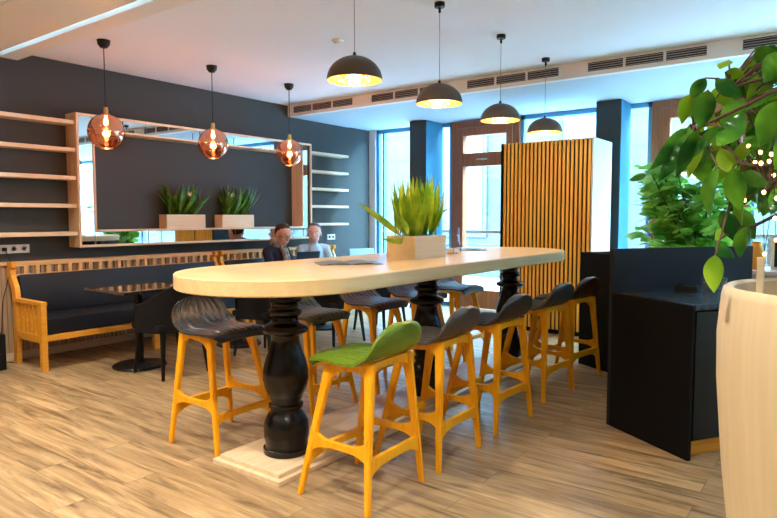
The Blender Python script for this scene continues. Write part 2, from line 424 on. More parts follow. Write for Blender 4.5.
# window wall at YF
bm = BM(); box(bm, XL, XL+0.13, YF-0.04, YF+0.12, 0, 2.86); struct('wall_window', bm, M['vent_white'])
winX = [(-6.45, -4.97), (-3.84, -2.05), (-0.95, 0.75), (0.75, 2.45), (2.45, 4.2)]
for i, (a, b) in enumerate(winX):
    bm = BM()
    for q in (a, b-0.05): box(bm, q, q+0.05, YF, YF+0.07, 0.0, 2.85)
    box(bm, a, b, YF, YF+0.07, 2.79, 2.85); box(bm, a, b, YF, YF+0.07, 0, 0.07)
    if i == 0: box(bm, a+0.13, a+0.16, YF, YF+0.07, 0.07, 2.79)
    w = struct('window_%d' % (i+1), bm, M['alu'])
    obj('glass_pane', box(BM(), a+0.05, b-0.05, YF+0.03, YF+0.036, 0.07, 2.79), M['glass'], w)

def glazed_door(n, a, b):
    y0, y1 = YF-0.03, YF+0.07
    bm = BM()
    box(bm, a, a+0.09, y0, y1, 0, 2.84, 0.006); box(bm, b-0.09, b, y0, y1, 0, 2.84, 0.006)
    box(bm, a+0.09, b-0.09, y0, y1, 2.75, 2.84)
    d = struct('door_%d' % n, bm, M['door_wood'])
    bm = BM()
    box(bm, a+0.10, a+0.22, y0-0.03, y1-0.02, 0.02, 2.74, 0.006); box(bm, b-0.20, b-0.10, y0-0.03, y1-0.02, 0.02, 2.74, 0.006)
    box(bm, a+0.22, b-0.20, y0-0.03, y1-0.02, 2.62, 2.74, 0.006); box(bm, a+0.22, b-0.20, y0-0.03, y1-0.02, 2.16, 2.36, 0.006)
    box(bm, a+0.22, b-0.20, y0-0.03, y1-0.02, 0.02, 0.30, 0.006)
    lf = obj('door_leaf', bm, M['door_wood'], d)
    obj('glass_pane', box(BM(), a+0.22, b-0.20, YF+0.01, YF+0.016, 0.30, 2.62), M['glass'], d)
    bm = BM(); box(bm, a+0.145, a+0.18, y0-0.042, y0-0.03, 1.02, 1.24, 0.004)
    tube(bm, [(a+0.162, y0-0.03, 1.12), (a+0.162, y0-0.08, 1.12), (a+0.19, y0-0.085, 1.10), (a+0.21, y0-0.085, 0.98)], 0.011)
    obj('handle', bm, M['chrome'], lf, True)
    bm = BM(); tube(bm, [((a+b)/2-0.10, y0-0.045, 2.26), ((a+b)/2+0.07, y0-0.045, 2.26)], 0.012)
    tube(bm, [((a+b)/2-0.01, y0-0.03, 2.26), ((a+b)/2-0.01, y0-0.05, 2.26)], 0.02)
    obj('transom_latch', bm, M['chrome'], lf, True)
glazed_door(1, -4.97, -3.84)
glazed_door(2, -2.05, -0.95)

# pillars
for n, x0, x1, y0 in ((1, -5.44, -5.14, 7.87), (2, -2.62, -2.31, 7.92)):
    o = struct('pillar_%d' % n, box(BM(), x0, x1, y0, YF-0.01, 0, 2.846), [M['pillar'], M['pillar_side_daylit']])
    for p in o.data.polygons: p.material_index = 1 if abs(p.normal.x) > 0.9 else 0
# wainscot along the left wall
bm = BM()
yy = 0.2
while yy < 7.25:
    box(bm, XL, XL+0.05, yy, yy+0.034, 0.07, 0.93); yy += 0.046
box(bm, XL, XL+0.03, 0.2, 7.25, 0, 0.93)
struct('trim_3', bm, M['panel_wood'])
struct('trim_4', box(BM(), XL, XL+0.075, 0.2, 7.25, 0.93, 0.965, 0.004), M['rail_wood'])
struct('baseboard_left', box(BM(), XL, XL+0.062, 0.2, 7.25, 0, 0.075), M['frame_wood'])
struct('baseboard_left_far', box(BM(), XL, XL+0.02, 7.26, YF-0.05, 0, 0.08), M['vent_white'])

# ------------------------------------------------------------------ outside
t = thing('building', 'pale stone building seen beyond the windows', 'building', (-2, 13.6, -0.2))
obj('wall', box(BM(), -16, 14, 13.6, 14.4, -0.2, 5.2), M['facade'], t)
for k in range(9):
    x = -14.5 + k*3.1
    f = obj('window', box(BM(), x, x+1.2, 13.53, 13.6, 0.9, 3.6, 0.02), M['stone_trim'], t)
    obj('pane', box(BM(), x+0.1, x+1.1, 13.51, 13.53, 1.0, 3.5), M['far_pane'], f)
struct('ground_outside', box(BM(), -20, 16, YF+0.12, 40, -0.2, -0.08), M['pave'])
t = thing('railing', 'brown horizontal railing outside the glazed doors', 'railing', (-2, 8.9, -0.08))
bm = BM(); box(bm, -7, 4.5, 8.9, 8.95, 1.14, 1.19, 0.004); obj('top_rail', bm, M['railing'], t)
bm = BM(); tube(bm, [(-7, 8.92, 0.95), (4.5, 8.92, 0.95)], 0.012); obj('lower_rail', bm, M['alu'], t)
for x in (-6.8, -5.3, -3.65, -2.2, -0.8, 0.8, 2.4, 4.2):
    obj('post', box(BM(), x, x+0.04, 8.9, 8.94, -0.08, 1.14), M['railing'], t)

# ------------------------------------------------------------------ ceiling fittings
gx = [(-6.47, 'leftmost beside the dark wall'), (-5.05, 'second from the left, behind the nearest dome lamp'),
      (-3.64, 'above the brown glazed door'), (-2.23, 'above the slatted wooden box'), (-0.84, 'at the right edge above the leafy plant')]
v0 = None
for x0, where in gx:
    if v0 is None:
        v0 = thing('ceiling_vent', '', 'air vent', (x0, 6.42, 2.93), 0, 'air vents along the bulkhead', world=False)
        bm = BM()
        for q in (0, 0.375, 0.75, 1.125): box(bm, q-0.012 if q else 0, q+0.012, -0.012, 0, -0.055, 0.055)
        box(bm, 0, 1.137, -0.012, 0, 0.045, 0.06); box(bm, 0, 1.137, -0.012, 0, -0.06, -0.045)
        obj('frame', bm, M['vent_white'], v0)
        obj('cavity', box(BM(), 0.01, 1.12, -0.004, -0.001, -0.05, 0.05), M['vent_dark'], v0)
        for q in (0.012, 0.387, 0.762):
            bm = BM()
            for k in range(4):
                z = -0.034 + k*0.022
                obox(bm, (q+0.176, -0.0075, z), (0.176, 0, 0), (0, 0.003, 0.0008), (0, -0.0002, 0.0013))
            obj('louvre', bm, M['vent_white'], v0)
        v = v0
    else:
        v = copy_tree(v0); v.location = (x0, 6.42, 2.93)
    v['label'] = 'white air vent with three grilles, ' + where

bm = BM(); lathe(bm, [(0.0001, -0.035), (0.03, -0.035), (0.035, -0.02), (0.05, -0.018), (0.055, 0)], (-3.79, 4.33, 3.0))
tag(obj('smoke_detector', bm, M['socket'], None, True), 'small round white smoke detector on the ceiling', 'smoke detector')

# downlights in the near ceiling (they light the front of the floor)
k = 0
for (x, y) in ((-4.9, 1.9), (-3.6, 0.6), (-2.2, 0.9), (-0.9, 0.9), (-4.9, -0.9), (-2.2, -1.3), (0.9, 0.4), (2.4, 1.4)):
    t = thing('ceiling_downlight', 'small recessed warm downlight in the cream ceiling, out of view overhead', 'ceiling light', (x, y, 2.95), 0, 'downlights in the cream ceiling', world=False)
    bm = BM(); lathe(bm, [(0.042, -0.004), (0.055, -0.006), (0.06, 0.0), (0.042, 0.0)], seg=28, cap=False); obj('trim_ring', bm, M['socket'], t, True)
    bm = BM(); lathe(bm, [(0.0001, -0.003), (0.041, -0.003), (0.041, 0.0)], seg=28); obj('lens', bm, M['lamp_white'], t)
    l = bpy.data.lights.new('downlight', 'SPOT'); l.energy = 105; l.color = (1.0, 0.93, 0.80); l.spot_size = math.radians(125); l.spot_blend = 0.7
    l.shadow_soft_size = 0.06
    lo = bpy.data.objects.new('downlight_beam', l); COL.objects.link(lo); lo.location = (x, y, 2.93)

# ------------------------------------------------------------------ pendants
def copper_pendant():
    t = thing('globe_pendant', '', 'pendant lamp', (0, 0, 3.0), 0, 'copper globe pendants', world=False)
    bm = BM(); lathe(bm, [(0.0001, -0.075), (0.03, -0.068), (0.052, -0.04), (0.058, -0.0)]); obj('ceiling_cup', bm, M['black_metal'], t, True)
    bm = BM(); tube(bm, [(0, 0, -0.07), (0, 0, -0.63)], 0.0045); obj('cord', bm, M['cable'], t)
    bm = BM(); lathe(bm, [(0.0001, -0.60), (0.018, -0.60), (0.022, -0.62), (0.022, -0.655), (0.034, -0.66), (0.036, -0.675)]); obj('socket_cap', bm, M['brass'], t, True)
    R = 0.160; bm = BM()
    pr_ = [(R*math.sin(a), -0.82 + R*math.cos(a)) for a in [0.2 + (PI-0.2-0.34)*i/28 for i in range(29)]]
    lathe(bm, pr_, seg=48, cap=False); g = obj('glass_globe', bm, M['copper_glass'], t, True, 80)
    bm = BM(); lathe(bm, [(0.053, -0.969), (0.0555, -0.972), (0.053, -0.975), (0.0505, -0.972), (0.053, -0.969)], seg=40, cap=False); obj('rim', bm, M['brass'], g, True)
    bm = BM(); lathe(bm, [(0.0001, -0.765), (0.014, -0.76), (0.022, -0.745), (0.020, -0.72), (0.013, -0.70), (0.013, -0.675), (0.0001, -0.675)], seg=24)
    obj('bulb', bm, M['bulb'], t, True)
    return t
p0 = copper_pendant()
for i, (y, w) in enumerate(((3.07, 'over the dark cafe table, leftmost of the three'), (4.26, 'before the left wall planter, middle of the three'), (5.39, 'near the seated people, rightmost of the three'))):
    p = p0 if i == 0 else copy_tree(p0)
    p.location = (-5.5, y, 3.0); p['label'] = 'copper glass globe pendant ' + w
    l = bpy.data.lights.new('globe_glow', 'POINT'); l.energy = 6; l.color = (1, 0.70, 0.42); l.shadow_soft_size = 0.03
    lo = bpy.data.objects.new('globe_glow', l); COL.objects.link(lo); lo.location = (-5.5, y, 2.2)

def dome_pendant():
    t = thing('dome_pendant', '', 'pendant lamp', (0, 0, 3.0), 0, 'dome pendants over the long table', world=False)
    bm = BM(); lathe(bm, [(0.0001, -0.075), (0.010, -0.072), (0.010, -0.036), (0.038, -0.034), (0.040, -0.028), (0.040, 0.0)]); obj('ceiling_rose', bm, M['black_metal'], t, True)
    bm = BM(); tube(bm, [(0, 0, -0.04), (0, 0, -0.585)], 0.0022); obj('cord', bm, M['steel_cable'], t)
    R = 0.175; H = 0.148
    ang = [PI/2*i/16 for i in range(17)]
    outer = [(max(0.0001, R*math.sin(a)), -0.743 + H*math.cos(a)) for a in ang]
    bm = BM(); lathe(bm, outer + [(R-0.002, -0.743), (R-0.003, -0.743)], seg=48, cap=False)
    sh = obj('shade', bm, M['dome'], t, True, 60)
    inner = [(max(0.0001, (R-0.005)*math.sin(a)), -0.746 + (H-0.004)*math.cos(a)) for a in ang]
    bm = BM(); lathe(bm, inner, seg=48, cap=False); obj('gold_lining', bm, M['gold'], sh, True, 60)
    bm = BM(); lathe(bm, [(0.0001, -0.572), (0.008, -0.572), (0.012, -0.592), (0.02, -0.596)], seg=20); obj('top_cap', bm, M['black_metal'], t, True)
    bm = BM(); lathe(bm, [(0.0001, -0.595), (0.018, -0.6), (0.018, -0.655), (0.0001, -0.655)], seg=20); obj('lamp_holder', bm, M['black_metal'], t, True)
    bm = BM(); lathe(bm, [(0.0001, -0.755), (0.022, -0.748), (0.032, -0.728), (0.03, -0.705), (0.016, -0.68), (0.013, -0.655), (0.0001, -0.655)], seg=24)
    obj('bulb', bm, M['bulb'], t, True)
    return t
d0 = dome_pendant()
for i, (y, w) in enumerate(((3.05, 'nearest and largest of the four'), (4.05, 'second of the four'), (5.07, 'third of the four, before the glazed door'), (6.07, 'farthest and smallest of the four, above the slatted box'))):
    p = d0 if i == 0 else copy_tree(d0)
    p.location = (-2.53, y, 3.0); p['label'] = 'dark dome lamp with gold inside, ' + w
    l = bpy.data.lights.new('dome_glow', 'POINT'); l.energy = 7; l.color = (1, 0.70, 0.38); l.shadow_soft_size = 0.03
    lo = bpy.data.objects.new('dome_glow', l); COL.objects.link(lo); lo.location = (-2.53, y, 2.2)

# ------------------------------------------------------------------ long bar table
CX = -2.57; Y0, Y1, RW = 2.42, 5.21, 0.56
t = thing('bar_table', 'long pale wood high table with rounded ends on black turned columns', 'table', (CX, 3.93, 0))
def stadium(r, z):
    n = 40; return [Vector((CX + r*math.cos(PI + PI*i/n), Y0 + r*math.sin(PI + PI*i/n), z)) for i in range(n+1)] + \
                   [Vector((CX + r*math.cos(PI*i/n), Y1 + r*math.sin(PI*i/n), z)) for i in range(n+1)]
bm = BM(); levels = [(RW-0.006, 1.018), (RW, 1.024), (RW, 1.094), (RW-0.006, 1.10)]
rs = [[bm.verts.new(p) for p in stadium(r, z)] for r, z in levels]
for a, b in zip(rs, rs[1:]):
    for i in range(len(a)): bm.faces.new((a[i], a[(i+1) % len(a)], b[(i+1) % len(a)], b[i]))
bm.faces.new(list(reversed(rs[0]))); bm.faces.new(rs[-1])
obj('tabletop', bm, M['table_wood'], t, True)
bm = BM(); box(bm, CX-0.29, CX+0.25, 2.17, 5.75, 0, 0.028, 0.003); box(bm, CX-0.26, CX+0.22, 2.20, 5.72, 0.028, 0.052, 0.003)
obj('plinth', bm, M['plinth_wood'], t)
prof = [(0.125, 0.052), (0.132, 0.056), (0.132, 0.085), (0.122, 0.09), (0.119, 0.105), (0.128, 0.15), (0.130, 0.19), (0.124, 0.235), (0.105, 0.275), (0.088, 0.295),
        (0.088, 0.31), (0.098, 0.318), (0.098, 0.335), (0.086, 0.342), (0.084, 0.355), (0.092, 0.365), (0.092, 0.375), (0.10, 0.39), (0.120, 0.43), (0.131, 0.48), (0.129, 0.53),
        (0.115, 0.59), (0.096, 0.64), (0.083, 0.69), (0.079, 0.725), (0.088, 0.74), (0.122, 0.748), (0.132, 0.762), (0.130, 0.78), (0.112, 0.792), (0.085, 0.80), (0.074, 0.815), (0.074, 0.835), (0.088, 0.845), (0.098, 0.858), (0.096, 0.874),
        (0.078, 0.885), (0.072, 0.90), (0.078, 0.915), (0.094, 0.928), (0.094, 0.945), (0.074, 0.955), (0.072, 1.018)]
for y in (2.46, 3.94, 5.38):
    bm = BM(); lathe(bm, prof, (CX+0.01, y, 0), 48); obj('column', bm, M['black_gloss'], t, True, 50)

# ------------------------------------------------------------------ bar stools
def arch_bar(bm, a, b, h, ft, fb, th, nrm):
    """a board from a to b, flaring up (ft) and down (fb) at both ends like a rounded frame opening"""
    a = Vector(a); b = Vector(b); n = 20; top = []; bot = []
    for i in range(n+1):
        t = i/n; e = abs(2*t-1)**4; p = a.lerp(b, t)
        top.append(p + Vector((0, 0, h/2 + ft*e))); bot.append(p - Vector((0, 0, h/2 + fb*e)))
    prism(bm, top + list(reversed(bot)), Vector(nrm).normalized()*th)

def taper_leg(bm, foot, head, wx0, wx1, wy0, wy1):
    foot = Vector(foot); head = Vector(head)
    vs = []
    for p, wx, wy in ((foot, wx0, wy0), (head, wx1, wy1)):
        vs += [bm.verts.new(p + Vector((sx*wx/2, sy*wy/2, 0))) for sx, sy in ((-1, -1), (1, -1), (1, 1), (-1, 1))]
    fs = [bm.faces.new(vs[0:4][::-1]), bm.faces.new(vs[4:8])]
    for i in range(4): fs.append(bm.faces.new((vs[i], vs[(i+1) % 4], vs[4+(i+1) % 4], vs[4+i])))
    bmesh.ops.recalc_face_normals(bm, faces=fs)
    bmesh.ops.bevel(bm, geom=list({e for f in fs for e in f.edges}), offset=0.005, segments=2, affect='EDGES')

SP = [(-0.200, 0.668), (-0.207, 0.682), (-0.203, 0.697), (-0.195, 0.706), (-0.15, 0.712), (-0.10, 0.714), (-0.05, 0.712), (0.0, 0.710), (0.05, 0.710), (0.09, 0.714), (0.125, 0.723),
      (0.155, 0.738), (0.180, 0.760), (0.200, 0.787), (0.216, 0.816), (0.229, 0.846), (0.238, 0.872), (0.243, 0.892)]
def shell(bm, i0, i1, nu=60, th=0.028):
    """the padded seat shell, channels running front to back; rows i0..i1 of the profile"""
    def P(i, u, off):
        x, z = SP[i]
        xp, zp = SP[max(i-1, 0)]; xn, zn = SP[min(i+1, len(SP)-1)]
        tx, tz = xn-xp, zn-zp; L = math.hypot(tx, tz); nx, nz = -tz/L, tx/L      # normal, up / forward
        if nz < 0 and i < 3: pass
        if i <= 10: hw = 0.205 + 0.02*(i/10.0) - (0.02 if i < 2 else 0)
        else:
            k = (i-10)/(len(SP)-1-10); hw = 0.225*math.sqrt(max(0.0, 1 - 0.92*k**2.6))
        y = u*hw
        groove = 0.0075*(1-abs(math.sin(u*PI*4.5)))**2 if 2 <= i <= len(SP)-2 else 0
        dz = -0.014*abs(u)**4*(1 if i <= 9 else 0)
        wrap = -0.028*(abs(u)**2)*(max(0, i-10)/7.0)
        o = off - (groove if off > 0 else 0)
        edge = (1-abs(u)**8)
        o = o*(0.45+0.55*edge)
        return Vector((x + nx*o + wrap, y, z + nz*o + dz))
    idx = list(range(i0, i1+1)); A = []; B = []
    for i in idx:
        A.append([bm.verts.new(P(i, -1+2*j/nu, th/2)) for j in range(nu+1)])
        B.append([bm.verts.new(P(i, -1+2*j/nu, -th/2)) for j in range(nu+1)])
    fs = []
    for r in range(len(idx)-1):
        for j in range(nu):
            fs.append(bm.faces.new((A[r][j], A[r+1][j], A[r+1][j+1], A[r][j+1])))
            fs.append(bm.faces.new((B[r][j], B[r][j+1], B[r+1][j+1], B[r+1][j])))
        fs.append(bm.faces.new((A[r][0], B[r][0], B[r+1][0], A[r+1][0])))
        fs.append(bm.faces.new((A[r][nu], A[r+1][nu], B[r+1][nu], B[r][nu])))
    for r in (0, len(idx)-1):
        for j in range(nu): fs.append(bm.faces.new((A[r][j], A[r][j+1], B[r][j+1], B[r][j])))
    bmesh.ops.recalc_face_normals(bm, faces=fs)
    return bm

def make_stool(leather):
    """local: front towards -x, back towards +x"""
    t = thing('bar_stool', '', 'bar stool', (0, 0, 0), 0, 'bar stools around the long table', world=False)
    W = M['stool_wood']
    F = {}
    for s in (-1, 1):
        F['f', s] = (Vector((-0.245, s*0.235, 0)), Vector((-0.105, s*0.160, 0.672)))
        F['b', s] = (Vector((0.185, s*0.240, 0)), Vector((0.142, s*0.160, 0.708)))
        for k in 'fb':
            a, b = F[k, s]; bm = BM(); taper_leg(bm, a, b, 0.028, 0.052, 0.026, 0.032); obj('leg', bm, W, t)
    def on(k, s, z):
        a, b = F[k, s]; return a.lerp(b, z/b.z)
    for s in (-1, 1):
        bm = BM(); arch_bar(bm, on('f', s, 0.285), on('b', s, 0.285), 0.030, 0.055, 0.04, 0.026, (0, 1, 0)); obj('side_stretcher', bm, W, t)
        bm = BM(); arch_bar(bm, on('f', s, 0.655), on('b', s, 0.680), 0.030, 0.010, 0.075, 0.026, (0, 1, 0)); obj('side_rail', bm, W, t)
    bm = BM(); arch_bar(bm, on('b', -1, 0.235), on('b', 1, 0.235), 0.045, 0.0, 0.045, 0.024, (1, 0, 0)); obj('back_stretcher', bm, W, t)
    bm = BM(); arch_bar(bm, on('f', -1, 0.215), on('f', 1, 0.215), 0.034, 0.0, 0.030, 0.030, (1, 0, 0)); obj('footrest', bm, W, t)
    bm = BM(); arch_bar(bm, on('f', -1, 0.66), on('f', 1, 0.66), 0.026, 0, 0.03, 0.024, (1, 0, 0)); obj('front_rail', bm, W, t)
    bm = BM(); arch_bar(bm, on('b', -1, 0.690), on('b', 1, 0.690), 0.034, 0, 0.03, 0.024, (1, 0, 0)); obj('back_rail', bm, W, t)
    obj('seat', shell(BM(), 0, 10), leather, t, True, 60)
    obj('backrest', shell(BM(), 10, len(SP)-1), leather, t, True, 60)
    return t

near = [(-1.945, 2.43, 'green_leather', 'bar stool with a bright green leather seat, nearest to the viewer', 0.03),
        (-1.945, 3.06, 'umber_leather', 'bar stool with grey-brown leather seat, directly behind the bright green one', 0.02),
        (-1.945, 3.80, 'charcoal_leather', 'bar stool with charcoal leather back, third in the near row', -0.06),
        (-1.96, 4.64, 'slate_leather', 'bar stool with slate grey leather back, fourth in the near row, before the brown one', -0.10),
        (-1.955, 5.26, 'dark_brown_leather', 'bar stool with dark brown leather back, last in the near row beside black partition', -0.18)]
far = [(-3.16, 2.47, 'black_leather', 'bar stool with worn black ribbed leather, leftmost, at the rounded table end', PI+0.03),
       (-3.14, 3.27, 'olive_leather', 'bar stool with dark olive seat, across the table just behind first black column', PI),
       (-3.14, 4.02, 'brown_leather', 'bar stool with reddish brown leather, third of the far row, left of middle column', PI-0.04),
       (-3.14, 4.66, 'dark_brown_leather', 'bar stool with dark brown leather, half hidden behind the middle black column', PI),
       (-3.14, 5.36, 'blue_leather', 'bar stool with navy blue seat, last of the far row near the glazed door', PI)]
s0 = None; done = {}
for x, y, mt, lab, rz in near + far:
    if s0 is None: s0 = make_stool(M[mt]); st = s0
    else:
        st = copy_tree(s0)
        for ch in [c for c in COL.objects if c.parent == st]:
            if ch.data.materials[0] == M['green_leather']:
                key = (ch.name.split('.')[0], mt)
                if key not in done:
                    done[key] = ch.data.copy(); done[key].materials[0] = M[mt]
                ch.data = done[key]
    st.location = (x, y, 0); st.rotation_euler = (0, 0, rz); st['label'] = lab

# ------------------------------------------------------------------ things on the long table
def blade_plant(bm, cx, cy, z, w, d, n, h, mi=0, wid=0.03, spread=0.35, seed=1):
    rnd = random.Random(seed)
    for i in range(n):
        bx = cx + rnd.uniform(-w, w)*0.45; by = cy + rnd.uniform(-d, d)*0.45
        hh = h*rnd.uniform(0.55, 1.0); a = rnd.uniform(0, 2*PI); r = rnd.uniform(0.05, spread)
        lean = Vector((math.cos(a)*r*0.7 + (bx-cx)*0.7, math.sin(a)*r + (by-cy)*0.7, 0))
        base = Vector((bx, by, z)); tip = base + Vector((lean.x*hh, lean.y*hh, hh))
        leaf(bm, base, tip, wid*rnd.uniform(0.7, 1.2), (math.cos(a+1.3), math.sin(a+1.3), 0), rnd.uniform(-0.08, 0.12), 0.25, 6, 0.5, mi)

def box_planter(name, x0, x1, y0, y1, z0, z1, label, group=None):
    t = thing(name, label, 'planter', ((x0+x1)/2, (y0+y1)/2, z0), 0, group)
    bm = BM(); w = 0.014
    box(bm, x0, x0+w, y0, y1, z0, z1, 0.002); box(bm, x1-w, x1, y0, y1, z0, z1, 0.002)
    box(bm, x0+w, x1-w, y0, y0+w, z0, z1, 0.002); box(bm, x0+w, x1-w, y1-w, y1, z0, z1, 0.002)
    box(bm, x0+w, x1-w, y0+w, y1-w, z0, z0+0.012)
    obj('box', bm, M['planter_wood'], t)
    obj('soil', box(BM(), x0+w, x1-w, y0+w, y1-w, z0+0.012, z1-0.02), M['soil'], t)
    return t
t = box_planter('table_planter', -2.70, -2.45, 3.61, 4.03, 1.10, 1.265, 'pale wooden box planter with sword-shaped green leaves on the long table')
bm = BM(); blade_plant(bm, -2.575, 3.82, 1.25, 0.2, 0.38, 85, 0.47, 0, 0.038, 0.62, 3)
leaf(bm, (-2.57, 3.6, 1.27), (-2.60, 3.16, 1.50), 0.045, (0.4, 0, 1), 0.14, 0.2, 8)
leaf(bm, (-2.55, 3.6, 1.27), (-2.50, 3.27, 1.26), 0.045, (0.4, 0, 1), 0.22, 0.2, 8)
leaf(bm, (-2.55, 3.9, 1.27), (-2.52, 4.20, 1.47), 0.04, (0.4, 0, 1), 0.1, 0.2, 8)
leaf(bm, (-2.50, 3.6, 1.27), (-2.44, 3.38, 1.42), 0.04, (0.4, 0, 1), 0.1, 0.2, 8)
obj('foliage', bm, M['leaf_table'], t)

def magazine(x, y, rz, label, z=1.10):
    t = thing('magazine', label, 'magazine', (x, y, z), rz, None, world=False)
    for s in (-1, 1):
        bm = BM(); n = 10; pa = []
        top = [(s*0.20*i/n, 0.012*math.sin(PI*min(1, i/n*1.2))*0.8+0.004) for i in range(n+1)]
        poly = [Vector((px, -0.14, pz)) for px, pz in top] + [Vector((s*0.20, -0.14, 0.001)), Vector((0, -0.14, 0.001))]
        for p in poly: p.y = 0
        prism(bm, poly, (0, 0.28, 0)); pg = obj('pages', bm, M['magazine'], t, True, 30)
magazine(-2.60, 3.06, 0.9, 'open magazine with dark pictures lying on the near half of the table')
magazine(-2.83, 4.98, 0.5, 'open magazine with dark pictures on table beyond the box planter')
t = thing('napkin_holder', 'small wire napkin holder on the table right of box planter', 'napkin holder', (-2.62, 4.42, 1.10))
bm = BM()
for x in (-2.66, -2.58): tube(bm, [(x, 4.36, 1.105), (x, 4.37, 1.15), (x, 4.42, 1.17), (x, 4.47, 1.15), (x, 4.48, 1.105)], 0.003)
tube(bm, [(-2.66, 4.42, 1.104), (-2.58, 4.42, 1.104)], 0.003); obj('wire_frame', bm, M['black_metal'], t, True)
obj('napkins', box(BM(), -2.65, -2.59, 4.37, 4.47, 1.103, 1.14, 0.003), M['paper'], t)

# ------------------------------------------------------------------ mirror frame on the left wall
FX = -6.36
t = thing('mirror_frame', 'large rectangular light wood wall frame edged with mirror strips', 'wall frame', (XL, 4.95, 1.09))
ya, yb, za, zb = 3.23, 6.68, 1.085, 2.465
ia, ib, ja, jb = 3.42, 6.48, 1.265, 2.30
bm = BM(); box(bm, XL+0.001, FX, ya, ya+0.025, za, zb, 0.002); obj('side_panel', bm, M['frame_woodz'], t)
bm = BM(); box(bm, XL+0.001, FX, yb-0.025, yb, za, zb, 0.002); obj('side_panel', bm, M['frame_woodz'], t)
bm = BM(); box(bm, XL+0.001, FX, ya+0.025, yb-0.025, zb-0.025, zb, 0.002); box(bm, XL+0.001, FX, ya+0.025, yb-0.025, za, za+0.025, 0.002); obj('outer_board', bm, M['frame_wood'], t)
bm = BM(); box(bm, XL+0.001, FX, ia-0.02, ib+0.02, ja-0.02, ja, 0.002); box(bm, XL+0.001, FX, ia-0.02, ib+0.02, jb, jb+0.02, 0.002); obj('inner_ledge', bm, M['frame_wood'], t)
bm = BM(); box(bm, XL+0.001, FX, ia-0.02, ia, ja, jb, 0.002); obj('inner_jamb', bm, M['frame_woodz'], t)
bm = BM(); box(bm, XL+0.001, FX, ib, ib+0.02, ja, jb, 0.002); obj('inner_jamb', bm, M['frame_woodz'], t)
mx0, mx1 = FX-0.02, FX-0.012
segs = []
cuts = [ia-0.02 + (ib-ia+0.04)*k/5 for k in range(6)]
for a, b in zip(cuts, cuts[1:]):
    segs.append((a+0.004, b-0.004, jb+0.02, zb-0.025)); segs.append((a+0.004, b-0.004, za+0.025, ja-0.02))
for (a, b) in ((ya+0.025, ia-0.024), (ib+0.024, yb-0.025)):
    segs.append((a, b, za+0.025, zb-0.025))
for (a, b, c, d) in segs:
    obj('mirror_strip', box(BM(), mx0, mx1, a, b, c, d, 0.002), M['mirror'], t)

# shelves
lab = ['topmost', 'second from the top', 'middle one', 'second from the bottom', 'lowest']
for k, z in enumerate((2.365, 2.085, 1.80, 1.515, 1.23)):
    o = obj('wall_shelf', box(BM(), XL+0.001, FX-0.03, 0.9, 3.229, z-0.02, z+0.02, 0.003), M['frame_wood'])
    tag(o, 'empty light wood wall shelf left of the mirror frame, ' + lab[k], 'shelf', 'shelves left of the mirror frame')
for k, z in enumerate((2.35, 2.08, 1.82, 1.56, 1.29)):
    o = obj('wall_shelf', box(BM(), XL+0.001, FX-0.03, 6.681, 7.55, z-0.018, z+0.018, 0.003), M['frame_wood'])
    tag(o, 'short pale wall shelf right of the mirror frame, ' + lab[k], 'shelf', 'shelves right of the mirror frame')

# wall planters on the ledge
for k, (y0, y1, where) in enumerate(((4.28, 4.82, 'left one of the two'), (5.08, 5.60, 'right one of the two'))):
    t = box_planter('wall_planter', -6.56, -6.40, y0, y1, 1.266, 1.43, 'pale planter with white lily on frame ledge, ' + where, 'box planters on the frame ledge')
    bm = BM()
    for cy in (y0+0.17, y1-0.17): blade_plant(bm, -6.47, cy, 1.41, 0.10, 0.18, 30, 0.42, 0, 0.05, 1.0, 11+k*5+int(cy*10))
    obj('foliage', bm, M['leaf_wall'], t)
    fy = y0+0.34 if k == 0 else y0+0.16
    bm = BM(); tube(bm, [(-6.45, fy, 1.41), (-6.44, fy, 1.55), (-6.43, fy+0.02, 1.66)], 0.004); obj('flower_stem', bm, M['leaf_wall'], t)
    bm = BM()
    for q in range(5):
        a = q*2*PI/5; leaf(bm, (-6.43, fy+0.02, 1.66), (-6.43+0.03*math.cos(a), fy+0.02+0.055*math.sin(a), 1.70+0.02*math.sin(a*2)), 0.035, (0.3, 0, 1), 0.3, 0.2, 5)
    obj('flower', bm, M['petal'], t)

# sockets
t = thing('power_strip', 'white four-gang wall socket strip beneath the left shelves', 'socket', (XL, 2.62, 1.05))
pl = obj('plate', box(BM(), XL+0.0005, XL+0.012, 2.45, 2.83, 1.045, 1.13, 0.003), M['socket'], t)
for k in range(4):
    bm = BM(); c = Vector((XL+0.012, 2.50+0.093*k, 1.0875)); lathe(bm, [(0.0001, 0), (0.02, 0), (0.024, 0.003), (0.024, 0)], (0, 0, 0), 20, False)
    bmesh.ops.rotate(bm, verts=bm.verts[:], cent=(0, 0, 0), matrix=Matrix.Rotation(PI/2, 3, 'Y')); bmesh.ops.translate(bm, verts=bm.verts[:], vec=c)
    obj('outlet', bm, M['vent_white'], pl, True)
t = thing('power_cord', 'black plug and cord running down from the wall socket strip', 'power_cord', (XL+0.03, 2.6, 1.08))  # a power cord, separate from the strip it plugs into
obj('plug', box(BM(), XL+0.014, XL+0.05, 2.575, 2.61, 1.07, 1.105, 0.006), M['cable'], t)
bm = BM(); tube(bm, [(XL+0.045, 2.592, 1.085), (XL+0.075, 2.595, 1.05), (XL+0.085, 2.61, 0.99), (XL+0.086, 2.63, 0.95), (XL+0.083, 2.54, 0.6), (XL+0.083, 2.5, 0.1), (XL+0.12, 2.52, 0.012), (XL+0.22, 2.56, 0.01)], 0.004)
obj('cable', bm, M['cable'], t, True)
t = thing('wall_socket', 'small white double wall socket behind the person in pale knit', 'socket', (XL, 7.32, 1.05))
obj('plate', box(BM(), XL+0.0005, XL+0.012, 7.24, 7.42, 1.045, 1.13, 0.003), M['socket'], t)
